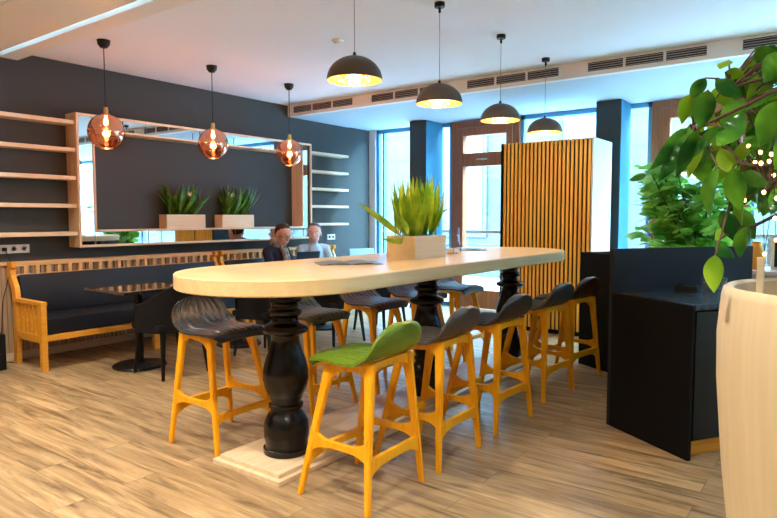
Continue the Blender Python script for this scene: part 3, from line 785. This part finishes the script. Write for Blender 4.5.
for yq in (7.29, 7.37): obj('outlet', box(BM(), XL+0.012, XL+0.015, yq-0.02, yq+0.02, 1.07, 1.105, 0.001), M['letter'], t)

# ------------------------------------------------------------------ benches
def bench(y0, y1, label):
    t = thing('bench', label, 'bench', (-6.1, (y0+y1)/2, 0), 0, 'upholstered benches along the left wall')
    xf, xb = -5.79, -6.40
    W = M['bench_wood']
    n = max(2, int(round((y1-y0)/0.72))-1)
    sc = obj('seat_cushion', box(BM(), xb+0.03, xf-0.02, y0+0.06, y1-0.06, 0.325, 0.475, 0.025), M['leather'], t, True, 40)
    obj('back_cushion', obox(BM(), (-6.355, (y0+y1)/2, 0.65), (0.045, 0, 0.015), (0, (y1-y0)/2-0.06, 0), (-0.03, 0, 0.19), 0.02), M['leather'], t, True, 40)
    obj('front_rail', box(BM(), xf-0.03, xf, y0+0.045, y1-0.045, 0.272, 0.325, 0.003), W, t)
    obj('base_board', box(BM(), xb, xf-0.03, y0+0.045, y1-0.045, 0.295, 0.325), M['rail_wood'], t)
    # rail with square openings
    bm = BM(); box(bm, -6.45, -6.415, y0+0.03, y1-0.03, 0.925, 0.965, 0.003); box(bm, -6.45, -6.415, y0+0.03, y1-0.03, 0.83, 0.85, 0.002)
    y = y0+0.03
    while y < y1-0.04: box(bm, -6.45, -6.415, y, y+0.035, 0.85, 0.925); y += 0.107
    obj('pierced_rail', bm, M['rail_wood'], t)
    for s, ye in ((1, y0), (-1, y1)):
        yl, yh = (ye, ye+0.05) if s > 0 else (ye-0.05, ye)
        yc = (yl+yh)/2
        obj('leg', box(BM(), xf-0.055, xf, yl, yh, 0, 0.60, 0.004), W, t)
        bm = BM(); pts = [(-6.33, 0), (-6.39, 0), (-6.37, 0.3), (-6.36, 0.6), (-6.39, 0.72), (-6.46, 0.84), (-6.46, 0.97), (-6.36, 0.97), (-6.36, 0.92), (-6.395, 0.90), (-6.385, 0.84), (-6.31, 0.74), (-6.29, 0.62), (-6.30, 0.3)]
        prism(bm, [Vector((x, yc, z)) for x, z in pts], (0, 0.045, 0)); obj('back_post', bm, W, t)
        obj('arm_rail', box(BM(), xb+0.06, xf+0.003, yl-0.004, yh+0.004, 0.60, 0.635, 0.004), W, t)
        obj('arm_base', box(BM(), xb+0.10, xf-0.055, yl+0.006, yh-0.006, 0.255, 0.325, 0.003), W, t)
        for k in range(5):
            xk = xb+0.16 + k*0.082; obj('slat', box(BM(), xk, xk+0.035, yc-0.012, yc+0.012, 0.325, 0.60, 0.002), W, t)
    for k in range(1, n):
        y = y0 + (y1-y0)*k/n; obj('leg', box(BM(), xf-0.12, xf-0.07, y-0.03, y+0.03, 0, 0.295, 0.003), W, t)
    return t
bench(2.57, 4.97, 'long black leather bench with slatted honey oak arm beside the wall, left one')
bench(5.02, 7.20, 'black leather bench with pierced wooden back rail, under the seated people')
o = obj('speaker_box', box(BM(), -6.46, -6.16, 2.10, 2.42, 0.0, 0.33, 0.012), M['fabric']); tag(o, 'black box on the floor at the left end of the bench', 'box')

# ------------------------------------------------------------------ cafe tables
def cafe_table(x, y, label):
    t = thing('cafe_table', label, 'table', (x, y, 0), 0, 'dark cafe tables', world=False)
    obj('table_top', box(BM(), -0.34, 0.34, -0.34, 0.34, 0.725, 0.75, 0.004), M['table_dark'], t)
    bm = BM(); lathe(bm, [(0.036, 0.02), (0.036, 0.71), (0.12, 0.712), (0.12, 0.725)], seg=28); obj('pedestal', bm, M['black_metal'], t, True)
    bm = BM(); lathe(bm, [(0.24, 0.0), (0.245, 0.01), (0.235, 0.022), (0.04, 0.034), (0.036, 0.036)], seg=40); obj('base', bm, M['black_metal'], t, True)
    return t
cafe_table(-5.33, 3.24, 'dark square cafe table with round base in front of left bench')
cafe_table(-5.36, 4.45, 'dark square cafe table, half hidden behind the leftmost bar stool')
cafe_table(-5.33, 5.78, 'dark square cafe table holding the laptop')

def tub_chair():
    """local: faces -x"""
    t = thing('dining_chair', '', 'chair', (0, 0, 0), 0, 'black upholstered chairs at the cafe tables', world=False)
    obj('seat', box(BM(), -0.25, 0.22, -0.245, 0.245, 0.405, 0.475, 0.03), M['fabric'], t, True, 50)
    bm = BM(); n = 36; ro, ri = 0.285, 0.25; rows = []
    for i in range(n+1):
        a = -PI*0.62 + 2*PI*0.62*i/n
        hgt = 0.64 + 0.20*(0.5+0.5*math.cos(a/0.62)) ** 1.1
        ca, sa = math.cos(a), math.sin(a)
        rows.append([bm.verts.new((ro*ca*1.0-0.02, ro*sa, 0.40)), bm.verts.new((ro*ca*1.10-0.02, ro*sa*1.02, hgt-0.01)),
                     bm.verts.new(((ro+ri)/2*ca*1.10-0.02, (ro+ri)/2*sa*1.02, hgt)), bm.verts.new((ri*ca*1.10-0.02, ri*sa*1.02, hgt-0.01)), bm.verts.new((ri*ca-0.02, ri*sa, 0.40))])
    for a, b in zip(rows, rows[1:]):
        for k in range(5): bm.faces.new((a[k], a[(k+1) % 5], b[(k+1) % 5], b[k]))
    bm.faces.new(rows[0]); bm.faces.new(list(reversed(rows[-1]))); bmesh.ops.recalc_face_normals(bm, faces=bm.faces[:])
    obj('backrest', bm, M['fabric'], t, True, 50)
    for sx in (-1, 1):
        for sy in (-1, 1):
            bm = BM(); taper_leg(bm, (sx*0.235, sy*0.225, 0), (sx*0.19, sy*0.19, 0.41), 0.024, 0.04, 0.024, 0.04); obj('leg', bm, M['black_metal'], t)
    return t
c0 = tub_chair()
chairs = [(-4.87, 3.27, -0.05, 'black tub armchair beside the table in front of left bench'),
          (-4.72, 4.28, 0.1, 'black armchair partly hidden behind the two leftmost bar stools'),
          (-4.62, 5.22, -0.15, 'black armchair glimpsed between the olive and reddish brown stools'),
          (-4.66, 6.10, 0.0, 'black armchair across the cafe table from the seated people')]
for i, (x, y, rz, lb) in enumerate(chairs):
    c = c0 if i == 0 else copy_tree(c0)
    c.location = (x, y, 0); c.rotation_euler = (0, 0, rz); c['label'] = lb
# pale chair by the window
t = thing('plastic_chair', 'pale blue chair in the far corner by the window', 'chair', (-6.1, 7.65, 0), 2.6, None, world=False)
obj('seat', box(BM(), -0.22, 0.22, -0.22, 0.22, 0.43, 0.46, 0.01), M['chair_blue'], t)
obj('backrest', obox(BM(), (0.235, 0, 0.70), (0.012, 0, 0), (0, 0.21, 0), (0.03, 0, 0.19), 0.006), M['chair_blue'], t)
for sx in (-1, 1):
    for sy in (-1, 1):
        bm = BM(); tube(bm, [(sx*0.22, sy*0.22, 0), (sx*0.18, sy*0.18, 0.43)], 0.011); obj('leg', bm, M['vent_white'], t, True)

# ------------------------------------------------------------------ people
def cone(bm, a, b, r0, r1, n=6):
    a = Vector(a); b = Vector(b)
    for i in range(n+1):
        t = i/n; ball(bm, a.lerp(b, t), r0 + (r1-r0)*t, seg=14)
    tube(bm, [a, b], r0, 14, r1)

def remesh(o, v, sm=3):
    m = o.modifiers.new('skin', 'REMESH'); m.mode = 'VOXEL'; m.voxel_size = v; m.use_smooth_shade = True
    s = o.modifiers.new('soften', 'SMOOTH'); s.iterations = sm; s.factor = 0.5

def person(loc, rz, hx, head_rz, head_nod, skin, hair, top, label, glasses=False, scarf=False, long_top=False, smile=False):
    """local: faces +x, seat height 0.475"""
    t = thing('person', label, 'person', loc, rz, None, world=False)
    sh = [Vector((0.0, s*0.185, 0.955)) for s in (-1, 1)]
    el = [Vector((0.10, s*0.235, 0.73)) for s in (-1, 1)]
    wr = [Vector((0.34, s*0.14, 0.79)) for s in (-1, 1)]
    # body
    bm = BM()
    cone(bm, (0, 0, 0.61), (0.0, 0, 0.78), 0.130, 0.125); cone(bm, (0, 0, 0.78), (0, 0, 0.92), 0.13, 0.12)
    cone(bm, (-0.005, -0.13, 0.95), (-0.005, 0.13, 0.95), 0.062, 0.062)
    cone(bm, (0, 0, 0.96), (hx-0.018, 0, 1.10), 0.056, 0.053)
    for k in (0, 1):
        s = (-1, 1)[k]
        cone(bm, sh[k], el[k], 0.048, 0.038); cone(bm, el[k], wr[k], 0.038, 0.024)
        hd = Vector((0.075, -s*0.03, -0.005))
        ball(bm, wr[k]+hd*0.5, 0.038, (1.2, 0.95, 0.42), 14)
        for f, (fy, fl) in enumerate(((-0.028, 0.055), (-0.009, 0.066), (0.010, 0.061), (0.028, 0.048))):
            b0 = wr[k]+hd*0.9+Vector((0.005, fy, 0)); b1 = b0+Vector((fl*0.55, 0, -0.001)); b2 = b1+Vector((fl*0.38, 0, -0.014))
            tube(bm, [b0, b1, b2], 0.0085, 8, 0.007)
        b0 = wr[k]+Vector((0.03, -s*0.03, 0)); tube(bm, [b0, b0+Vector((0.03, -s*0.022, 0)), b0+Vector((0.055, -s*0.026, -0.005))], 0.010, 8, 0.008)
        cone(bm, (0.02, s*0.09, 0.555), (0.43, s*0.11, 0.53), 0.085, 0.058); cone(bm, (0.43, s*0.11, 0.52), (0.42, s*0.11, 0.10), 0.055, 0.038)
        cone(bm, (0.40, s*0.11, 0.045), (0.56, s*0.12, 0.035), 0.038, 0.032)
    HM = Matrix.Translation((hx, 0, 1.165)) @ Matrix.Rotation(head_rz, 4, 'Z') @ Matrix.Rotation(head_nod, 4, 'Y') @ Matrix.Scale(1.2, 4)
    hb = BM()
    ball(hb, (0, 0, 0.03), 0.085, (1.1, 0.90, 1.08), 24)
    ball(hb, (0.022, 0, -0.035), 0.066, (1.05, 0.92, 1.15), 24)
    ball(hb, (0.052, 0, -0.082), 0.026, (1, 1.2, 0.8), 14)
    tube(hb, [(0.084, 0, 0.012), (0.098, 0, -0.008), (0.108, 0, -0.026)], 0.010, 10, 0.014); ball(hb, (0.088, 0, 0.038), 0.012, (0.7, 3.2, 0.6), 12)
    for s in (-1, 1):
        ball(hb, (-0.004, s*0.080, -0.002), 0.022, (0.8, 0.35, 1.35), 12); ball(hb, (0.062, s*0.042, -0.018), 0.018, (0.8, 1, 0.8), 12)
    bmesh.ops.transform(hb, matrix=HM, verts=hb.verts[:])
    me = bpy.data.meshes.new('tmp'); hb.to_mesh(me); hb.free(); bm.from_mesh(me); bpy.data.meshes.remove(me)
    body = obj('body', bm, skin, t, True, 180); remesh(body, 0.006, 3)
    def hp(name, b, mat, par=body, rm=None):
        bmesh.ops.transform(b, matrix=HM, verts=b.verts[:]); o = obj(name, b, mat, par, True, 60)
        if rm: remesh(o, rm, 2)
        return o
    # hair cap: shell around the upper rear of the skull
    b = BM(); ball(b, (-0.008, 0, 0.043), 0.0905, (1.08, 0.93, 1.02), 28)
    for v in list(b.verts):
        x, y, z = v.co
        if z < 0.045 + max(-0.085, (x+0.01)*0.85) and not (x < -0.02 and z > -0.05): 
            v.co = Vector((x*0.80-0.004, y*0.80, z*0.9))
    hp('hair', b, hair)
    for s in (-1, 1):
        b = BM(); ball(b, (0.078, s*0.031, 0.014), 0.0115, (0.8, 1.1, 0.62), 14); hp('eye', b, M['eye'])
        b = BM(); ball(b, (0.0865, s*0.031, 0.014), 0.0048, (0.5, 1, 1), 10); hp('pupil', b, M['pupil'])
        b = BM(); tube(b, [(0.088, s*0.014, 0.034), (0.090, s*0.03, 0.040), (0.080, s*0.048, 0.035)], 0.0038, 6); hp('eyebrow', b, hair)
    b = BM(); w = 0.027 if smile else 0.02
    tube(b, [(0.078, -w, -0.052+(0.009 if smile else 0)), (0.091, -w*0.5, -0.056), (0.094, 0, -0.058), (0.091, w*0.5, -0.056), (0.078, w, -0.052+(0.009 if smile else 0))], 0.0055, 8)
    hp('mouth', b, M['lips'])
    if smile:
        b = BM(); tube(b, [(0.084, -0.018, -0.050), (0.0965, 0, -0.0545), (0.084, 0.018, -0.050)], 0.0036, 8); hp('teeth', b, M['teeth'])
    if glasses:
        b = BM()
        for s in (-1, 1):
            pts = [(0.099, s*0.033 + 0.022*math.cos(q*PI/8), 0.010+0.017*math.sin(q*PI/8)) for q in range(17)]
            tube(b, pts, 0.0022, 6); tube(b, [(0.099, s*0.055, 0.014), (0.05, s*0.080, 0.014), (0.0, s*0.086, 0.012)], 0.002, 6)
        tube(b, [(0.099, -0.011, 0.014), (0.102, 0, 0.016), (0.099, 0.011, 0.014)], 0.002, 6)
        hp('glasses', b, M['pupil'])
    # clothes
    bm = BM()
    cone(bm, (0, 0, 0.61), (0.0, 0, 0.80), 0.150, 0.150); cone(bm, (0, 0, 0.80), (0, 0, 0.91), 0.150, 0.130)
    cone(bm, (-0.005, -0.145, 0.955), (-0.005, 0.145, 0.955), 0.072, 0.072)
    cone(bm, (0, 0, 0.97), (0.008, 0, 1.035), 0.078, 0.064)
    for k in (0, 1):
        cone(bm, sh[k], el[k], 0.064, 0.054); cone(bm, el[k], el[k].lerp(wr[k], 0.93), 0.054, 0.036)
    o = obj('sweater', bm, top, body, True, 180); remesh(o, 0.009, 4)
    bm = BM()
    for s in (-1, 1):
        cone(bm, (0.0, s*0.09, 0.558), (0.43, s*0.11, 0.535), 0.096, 0.070); cone(bm, (0.43, s*0.11, 0.53), (0.42, s*0.11, 0.11), 0.068, 0.055)
    o = obj('trousers', bm, M['trouser'], body, True, 180); remesh(o, 0.011, 3)
    for s in (-1, 1):
        bm = BM(); ball(bm, (0.47, s*0.115, 0.045), 0.05, (2.3, 0.95, 0.85), 18)
        for v in bm.verts: v.co.z = max(v.co.z, 0.003)
        obj('shoe', bm, M['letter'], body, True, 60)
    if scarf:
        bm = BM()
        for q, (rr, zz) in enumerate(((0.082, 1.035), (0.078, 1.065), (0.072, 1.09))):
            pts = [(0.012+rr*math.cos(a)*1.0, rr*math.sin(a), zz-0.012*math.cos(a)) for a in [2*PI*i/24 for i in range(25)]]
            tube(bm, pts, 0.022, 10)
        tube(bm, [(0.085, 0.02, 1.04), (0.135, 0.03, 0.96), (0.165, 0.03, 0.86), (0.172, 0.03, 0.76)], 0.032, 10, 0.036)
        tube(bm, [(0.085, -0.02, 1.04), (0.135, -0.03, 0.97), (0.165, -0.035, 0.90), (0.175, -0.035, 0.83)], 0.030, 10, 0.034)
        o = obj('scarf', bm, M['scarf'], body, True, 180); remesh(o, 0.007, 3)
    return t
person((-6.02, 5.64, 0.0), 0.15, 0.105, -0.20, 0.34, M['skin'], M['hair_dark'], M['navy'],
       'person in navy sweater with patterned scarf and glasses looking down at laptop', glasses=True, scarf=True)
person((-6.04, 6.36, 0.0), -0.42, 0.035, -0.45, 0.05, M['skin2'], M['hair_grey'], M['pale_shirt'],
       'smiling person in pale blue knit sitting behind the open laptop', smile=True)

t = thing('laptop', 'slate blue laptop open on the far cafe table, lid back facing the viewer', 'laptop', (-5.47, 5.64, 0.751), -0.38, None, world=False)
obj('base', box(BM(), -0.22, 0.0, -0.155, 0.155, 0.0, 0.016, 0.004), M['laptop'], t)
obj('keyboard', box(BM(), -0.18, -0.05, -0.135, 0.135, 0.016, 0.0175), M['letter'], t)
lid = obj('lid', obox(BM(), (0.035, 0, 0.115), (0.004, 0, -0.001), (0, 0.155, 0), (0.03, 0, 0.105), 0.003), M['laptop'], t)
obj('screen', obox(BM(), (0.0298, 0, 0.117), (0.0008, 0, 0), (0, 0.142, 0), (0.027, 0, 0.094)), M['screen'], lid)
bm = BM(); lathe(bm, [(0.0001, 0.0), (0.017, 0.0), (0.017, 0.001), (0.0001, 0.001)], seg=20)
bmesh.ops.rotate(bm, verts=bm.verts[:], cent=(0, 0, 0), matrix=Matrix.Rotation(PI/2-0.28, 3, 'Y')); bmesh.ops.translate(bm, verts=bm.verts[:], vec=(0.0395, 0, 0.115))
obj('logo', bm, M['letter'], lid)

# ------------------------------------------------------------------ slatted box
t = thing('slatted_box', 'tall freestanding box clad in vertical honey wood slats by the window', 'partition', (-2.94, 7.42, 0))
obj('core', box(BM(), -3.50, -2.39, 7.13, 7.76, 0, 2.30), M['black'], t)
obj('side_board', box(BM(), -2.39, -2.37, 7.10, 7.78, 0, 2.31, 0.002), M['pale_board'], t)
obj('dark_edge', box(BM(), -3.525, -3.50, 7.10, 7.78, 0, 2.31, 0.002), M['black'], t)
bm = BM(); n = 22; w = 1.11/n
for k in range(n): box(bm, -3.495+k*w, -3.495+k*w+w*0.60, 7.117, 7.13, 0.05, 2.31, 0.002)
obj('slat_cladding', bm, M['slat_wood'], t)
obj('kickboard', box(BM(), -3.5, -2.39, 7.115, 7.13, 0, 0.05), M['black'], t)

# ------------------------------------------------------------------ black counter (turned in the room)
CA = math.radians(-33)
t = thing('bar_counter', 'black cabinet counter with dark stone worktop beside the big plant', 'counter', (-1.24, 4.18, 0), CA, None, world=False)
L, D = 1.50, 0.66
obj('side_panel', box(BM(), 0, D, -0.012, 0.012, 0, 0.90, 0.002), M['black'], t)
obj('body', box(BM(), 0.0, D-0.03, 0.012, L, 0.10, 0.87), M['black'], t)
obj('kickboard', box(BM(), 0.02, D-0.07, 0.012, L, 0, 0.10), M['bench_wood'], t)
obj('worktop', box(BM(), 0.0, D, 0.012, L, 0.87, 0.905, 0.003), M['stone'], t)
for k in range(2):
    y0 = 0.03 + k*0.735
    d = obj('door', box(BM(), D-0.03, D-0.008, y0, y0+0.70, 0.11, 0.86, 0.004), M['black_gloss'], t)
    bm = BM(); tube(bm, [(D-0.008, y0+0.62, 0.80), (D+0.015, y0+0.62, 0.80), (D+0.015, y0+0.62, 0.66), (D-0.008, y0+0.62, 0.66)], 0.006); obj('handle', bm, M['black_metal'], d, True)
obj('screen_panel', box(BM(), -0.03, 0.0, -0.012, 1.25, 0.0, 1.19, 0.003), M['black_screen'], t)
t = thing('low_partition', 'plain black low partition standing behind the last brown bar stool', 'partition', (-2.03, 5.82, 0), math.radians(-30), None, world=False)
obj('front_panel', box(BM(), 0, 1.5, -0.02, 0.02, 0, 1.07, 0.003), M['black'], t)
obj('side_panel', box(BM(), 0, 0.04, 0.02, 0.55, 0, 1.07, 0.003), M['black'], t)
# items on the counter
t = thing('ashtray', 'small black tray on the stone worktop', 'tray', (-0.85, 4.50, 0.905))
bm = BM(); box(bm, -0.92, -0.78, 4.44, 4.56, 0.906, 0.915, 0.002)
for q in ((-0.92, -0.91, 4.44, 4.56), (-0.79, -0.78, 4.44, 4.56), (-0.91, -0.79, 4.44, 4.45), (-0.91, -0.79, 4.55, 4.56)): box(bm, *q, 0.915, 0.945, 0.002)
obj('tray_body', bm, M['black_gloss'], t); obj('contents', box(BM(), -0.90, -0.80, 4.46, 4.54, 0.916, 0.936, 0.003), M['paper'], t)
for k, (x, y) in enumerate(((-0.76, 4.62), (-0.67, 4.66))):
    t = thing('drinking_glass', 'small clear glass on the worktop, %s' % ('beside the black tray' if k == 0 else 'nearer the plant, right of the other glass'), 'glass', (x, y, 0.905), 0, None, world=False)
    bm = BM(); lathe(bm, [(0.0001, 0.001), (0.026, 0.001), (0.032, 0.09), (0.029, 0.09), (0.024, 0.008), (0.0001, 0.008)], seg=24, cap=False); obj('tumbler', bm, M['clearglass'], t, True)

# cream counter further back and what stands on it
t = thing('side_counter', 'pale cabinet with cream top behind the plants', 'counter', (0.2, 6.3, 0))
obj('top', box(BM(), -0.72, 1.6, 5.85, 6.45, 0.93, 0.96, 0.004), M['paper'], t)
obj('cabinet', box(BM(), -0.70, 1.58, 5.88, 6.43, 0, 0.93), M['pale_board'], t)
t = thing('menu_board', 'small wood-framed black letter board on the pale counter', 'sign', (-0.50, 6.10, 0.961), math.radians(25), None, world=False)
bm = BM(); box(bm, -0.02, 0.24, -0.012, 0.012, 0, 0.02); box(bm, -0.02, 0.24, -0.012, 0.012, 0.24, 0.26); box(bm, -0.02, 0.0, -0.012, 0.012, 0.02, 0.24); box(bm, 0.22, 0.24, -0.012, 0.012, 0.02, 0.24)
obj('frame', bm, M['frame_wood'], t); bd = obj('felt_board', box(BM(), 0, 0.22, -0.006, 0.006, 0.02, 0.24), M['letter'], t)
for k in range(6):
    q, r = k % 3, k//3
    obj('tile', box(BM(), 0.02+q*0.065, 0.065+q*0.065, -0.009, -0.006, 0.05+r*0.09, 0.11+r*0.09, 0.001), M['black_screen'], bd)
t = thing('orange_vase', 'orange vase on the pale counter left of the letter board', 'vase', (-0.62, 6.02, 0.961), 0, None, world=False)
bm = BM(); lathe(bm, [(0.0001, 0), (0.05, 0), (0.075, 0.06), (0.072, 0.13), (0.045, 0.19), (0.035, 0.22), (0.042, 0.235)], seg=28); obj('vase_body', bm, M['orange'], t, True)

# ------------------------------------------------------------------ bush behind the counter
t = thing('potted_bush', 'bushy green potted plant standing behind the black counter', 'plant', (-1.22, 6.75, 0))
bm = BM(); lathe(bm, [(0.0001, 0), (0.20, 0), (0.25, 0.5), (0.255, 0.52), (0.235, 0.52), (0.23, 0.47), (0.0001, 0.47)], (-1.22, 6.75, 0), 32, False); obj('pot', bm, M['pale_board'], t, True)
bm = BM(); lathe(bm, [(0.0001, 0.475), (0.229, 0.475)], (-1.22, 6.75, 0), 24, False); obj('soil', bm, M['soil'], t)
rnd = random.Random(5); st = BM(); lf = BM()
for k in range(26):
    a = rnd.uniform(0, 2*PI); r = rnd.uniform(0.15, 0.62); h = rnd.uniform(1.25, 2.12) - 0.25*r
    b0 = Vector((-1.22+0.08*math.cos(a), 6.75+0.08*math.sin(a), 0.47)); b2 = Vector((-1.22+r*math.cos(a), 6.75+r*0.8*math.sin(a), h))
    b1 = b0.lerp(b2, 0.5)+Vector((-0.10*math.cos(a), -0.1*math.sin(a), 0.12))
    tube(st, [b0, b0.lerp(b1, 0.5), b1, b1.lerp(b2, 0.5), b2], 0.010, 6, 0.004)
    for q in range(44):
        tt = rnd.uniform(0.35, 1.05); p = b1.lerp(b2, (tt-0.5)*2) if tt > 0.5 else b0.lerp(b1, tt*2)
        aa = rnd.uniform(0, 2*PI); Ln = rnd.uniform(0.12, 0.21)
        d = Vector((math.cos(aa), math.sin(aa), rnd.uniform(-0.6, 0.35))).normalized()
        p = p + d*0.04
        leaf(lf, p, p+d*Ln, Ln*0.46, (-d.y, d.x, rnd.uniform(-1.3, 1.3)), -0.12 + 0.1*rnd.random(), 0.2, 5, 0.45)
obj('stem', st, M['bark'], t); obj('foliage', lf, M['leaf_bush'], t)

# ------------------------------------------------------------------ big pot plant at the right
PC = P3(1.25, 1.58, 0)
t = thing('potted_tree', 'large-leaved potted tree in tall cream ribbed pot, right foreground', 'plant', (PC.x, PC.y, 0))
bm = BM()
lathe(bm, [(0.0001, 0), (0.24, 0), (0.265, 0.12), (0.30, 0.40), (0.335, 0.70), (0.355, 0.95), (0.358, 1.08), (0.35, 1.185), (0.345, 1.205), (0.335, 1.212), (0.318, 1.205), (0.312, 1.17), (0.31, 1.13), (0.0001, 1.13)], (PC.x, PC.y, 0), 72, False)
obj('pot', bm, M['pot'], t, True, 50)
bm = BM(); lathe(bm, [(0.0001, 1.16), (0.18, 1.158), (0.312, 1.15)], (PC.x, PC.y, 0), 32, False); obj('soil', bm, M['soil'], t, True)
br = BM()
tube(br, [(PC.x, PC.y, 1.13), (PC.x-0.01, PC.y+0.01, 1.45), (PC.x-0.04, PC.y+0.0, 1.75), (PC.x-0.05, PC.y+0.02, 2.05)], 0.022, 10, 0.012)
tube(br, [(PC.x+0.05, PC.y+0.03, 1.13), (PC.x+0.09, PC.y+0.05, 1.5), (PC.x+0.10, PC.y+0.02, 1.95)], 0.016, 10, 0.008)
def A(px, py, d):
    """where a leaf point sits: px, py as seen from the standing point, d metres ahead"""
    r = (px-388.5)/620*d; v = (259-py)/620
    f = d; z = 1.4 + d*math.tan(math.atan(v) - PITCH); return P3(r*1.0, f, z)
hub = [A(735, 105, 1.75), A(768, 120, 1.65), A(690, 130, 1.7), A(740, 165, 1.7), A(765, 190, 1.8), A(735, 235, 1.85), A(725, 88, 1.75)]
trunk = [Vector((PC.x-0.04, PC.y, 1.75)), Vector((PC.x-0.01, PC.y+0.01, 1.45)), Vector((PC.x-0.05, PC.y+0.02, 2.0))]
for h in hub:
    b = min(trunk, key=lambda q: (q-h).length)
    tube(br, [b, b.lerp(h, 0.5)+Vector((0, 0, 0.04)), h], 0.008, 8, 0.004)
LV = [((722, 60), (714, 69), 14, 1, 1.75), ((719, 72), (740, 80), 15, 1, 1.75), ((700, 78), (686, 100), 22, 0, 1.70), ((703, 90), (697, 129), 24, 0, 1.62), ((686, 94), (678, 124), 17, 1, 1.66),
      ((712, 86), (726, 108), 22, 1, 1.85), ((710, 80), (737, 98), 17, 0, 1.72), ((684, 128), (648, 170), 18, 0, 1.66), ((690, 132), (657, 181), 20, 0, 1.62), ((694, 130), (674, 178), 18, 0, 1.6), ((697, 134), (686, 178), 14, 1, 1.75),
      ((722, 128), (690, 158), 22, 0, 1.58), ((716, 168), (710, 217), 24, 0, 1.55), ((730, 168), (739, 211), 22, 0, 1.6), ((742, 172), (768, 186), 20, 0, 1.7), ((763, 196), (763, 216), 13, 0, 1.8),
      ((747, 226), (741, 258), 22, 0, 1.72), ((716, 243), (736, 258), 18, 0, 1.8), ((716, 255), (716, 293), 20, 1, 1.6), ((776, 52), (758, 82), 26, 0, 1.6), ((750, 90), (778, 96), 16, 1, 1.75),
      ((776, 100), (757, 146), 30, 0, 1.45), ((740, 100), (716, 124), 22, 0, 1.68), ((738, 112), (714, 146), 24, 0, 1.58), ((715, 126), (680, 152), 20, 0, 1.7), ((775, 92), (735, 112), 18, 0, 1.6),
      ((776, 75), (748, 62), 18, 0, 1.7), ((755, 100), (733, 84), 14, 0, 1.8), ((760, 120), (746, 150), 24, 0, 1.75), ((770, 140), (760, 172), 20, 0, 1.85), ((748, 140), (728, 168), 18, 1, 1.85),
      ((745, 120), (770, 150), 22, 0, 1.9), ((790, 130), (772, 170), 24, 0, 1.6), ((785, 180), (770, 215), 20, 0, 1.7), ((790, 60), (775, 30), 22, 0, 1.7), ((800, 90), (830, 140), 30, 0, 1.5),
      ((727, 225), (716, 240), 12, 1, 1.9), ((728, 100), (742, 122), 18, 1, 1.95), ((735, 130), (712, 112), 16, 0, 1.9), ((752, 160), (735, 182), 18, 1, 1.95), ((770, 150), (786, 190), 22, 0, 1.9),
      ((800, 40), (840, 60), 30, 0, 1.5), ((820, 160), (850, 200), 28, 0, 1.6), ((690, 125), (672, 142), 16, 0, 1.8), ((705, 120), (684, 112), 14, 1, 1.85), ((742, 150), (700, 190), 14, 1, 1.9)]
bmD, bmY = BM(), BM()
rnd = random.Random(9)
for k in range(110):
    x = rnd.uniform(690, 800); y = rnd.uniform(75, 215) - (30 if x > 740 else 0)
    if x < 720 and not 100 < y < 160: continue
    ang = rnd.uniform(0.7, 2.3); Ln = rnd.uniform(24, 44)
    LV.append(((x, y), (x+Ln*math.cos(ang), y+Ln*math.sin(ang)), rnd.uniform(14, 22), rnd.random() < 0.3, rnd.uniform(1.75, 2.15)))
for (a, b, w, young, d) in LV:
    p0 = A(*a, d); p1 = A(*b, d + rnd.uniform(-0.05, 0.05)); wd = w/620*d*0.92
    leaf(bmY if young else bmD, p0, p1, wd, RT*1.0 + FW*rnd.uniform(-0.5, 0.5) + Vector((0, 0, 0.2)), rnd.uniform(-0.12, 0.10), 0.32, 10, 0.42)
    hb = min(hub, key=lambda q: (q-p0).length); tube(br, [hb, hb.lerp(p0, 0.5)+Vector((0, 0, 0.012)), p0], 0.0035, 6, 0.002)
obj('branch', br, M['bark'], t, True); obj('dark_foliage', bmD, M['leaf_big'], t); obj('young_foliage', bmY, M['leaf_young'], t)['label'] = 'bright lime young leaves'
# fairy lights wound in the tree
t = thing('fairy_lights', 'string of tiny warm fairy lights wound around the potted tree', 'fairy lights', (PC.x, PC.y, 1.15))
FL = [(745, 144), (752, 160), (758, 161), (766, 159), (771, 173), (762, 190), (743, 198), (763, 201), (775, 196), (774, 216), (776, 238), (768, 152), (757, 150), (765, 292-40), (776, 160)]
pts = [A(x, y, 1.72 + 0.1*math.sin(i*2.1)) for i, (x, y) in enumerate(FL)]
bm = BM(); tube(bm, pts, 0.0012, 5); obj('wire', bm, M['bark'], t)
for p in pts:
    bm = BM(); ball(bm, p+Vector((0, 0, -0.006)), 0.0050, (1, 1, 1.2), 10); obj('fairy_bulb', bm, M['fairy'], t, True)
# wooden stake in the pot
t = thing('plant_stake', 'pale wooden stake standing in the soil of the cream pot', 'stake', tuple(A(762, 292, 1.70)))
p = A(762, 292, 1.70); p.z = 1.16
bm = BM(); box(bm, p.x-0.009, p.x+0.009, p.y-0.009, p.y+0.009, 1.15, 1.290, 0.003); obj('stake_body', bm, M['planter_wood'], t)

# ------------------------------------------------------------------ light
w = bpy.data.worlds.new('sky'); S.world = w; w.use_nodes = True
bg = w.node_tree.nodes['Background']; bg.inputs['Color'].default_value = (0.40, 0.74, 1.0, 1); bg.inputs['Strength'].default_value = 30.0
def portal(x0, x1, z0, z1):
    l = bpy.data.lights.new('sky_portal', 'AREA'); l.shape = 'RECTANGLE'; l.size = x1-x0; l.size_y = z1-z0; l.cycles.is_portal = True
    o = bpy.data.objects.new('sky_portal', l); COL.objects.link(o); o.location = ((x0+x1)/2, YF+0.2, (z0+z1)/2); o.rotation_euler = (-PI/2, 0, 0)
portal(-6.45, 4.2, 0.05, 2.8)

S.view_settings.view_transform = 'Standard'; S.view_settings.look = 'None'
S.view_settings.exposure = 1.15; S.view_settings.gamma = 1.0; S.view_settings.use_curve_mapping = False
for o in list(bpy.data.objects):
    if '_o' in o: del o['_o']
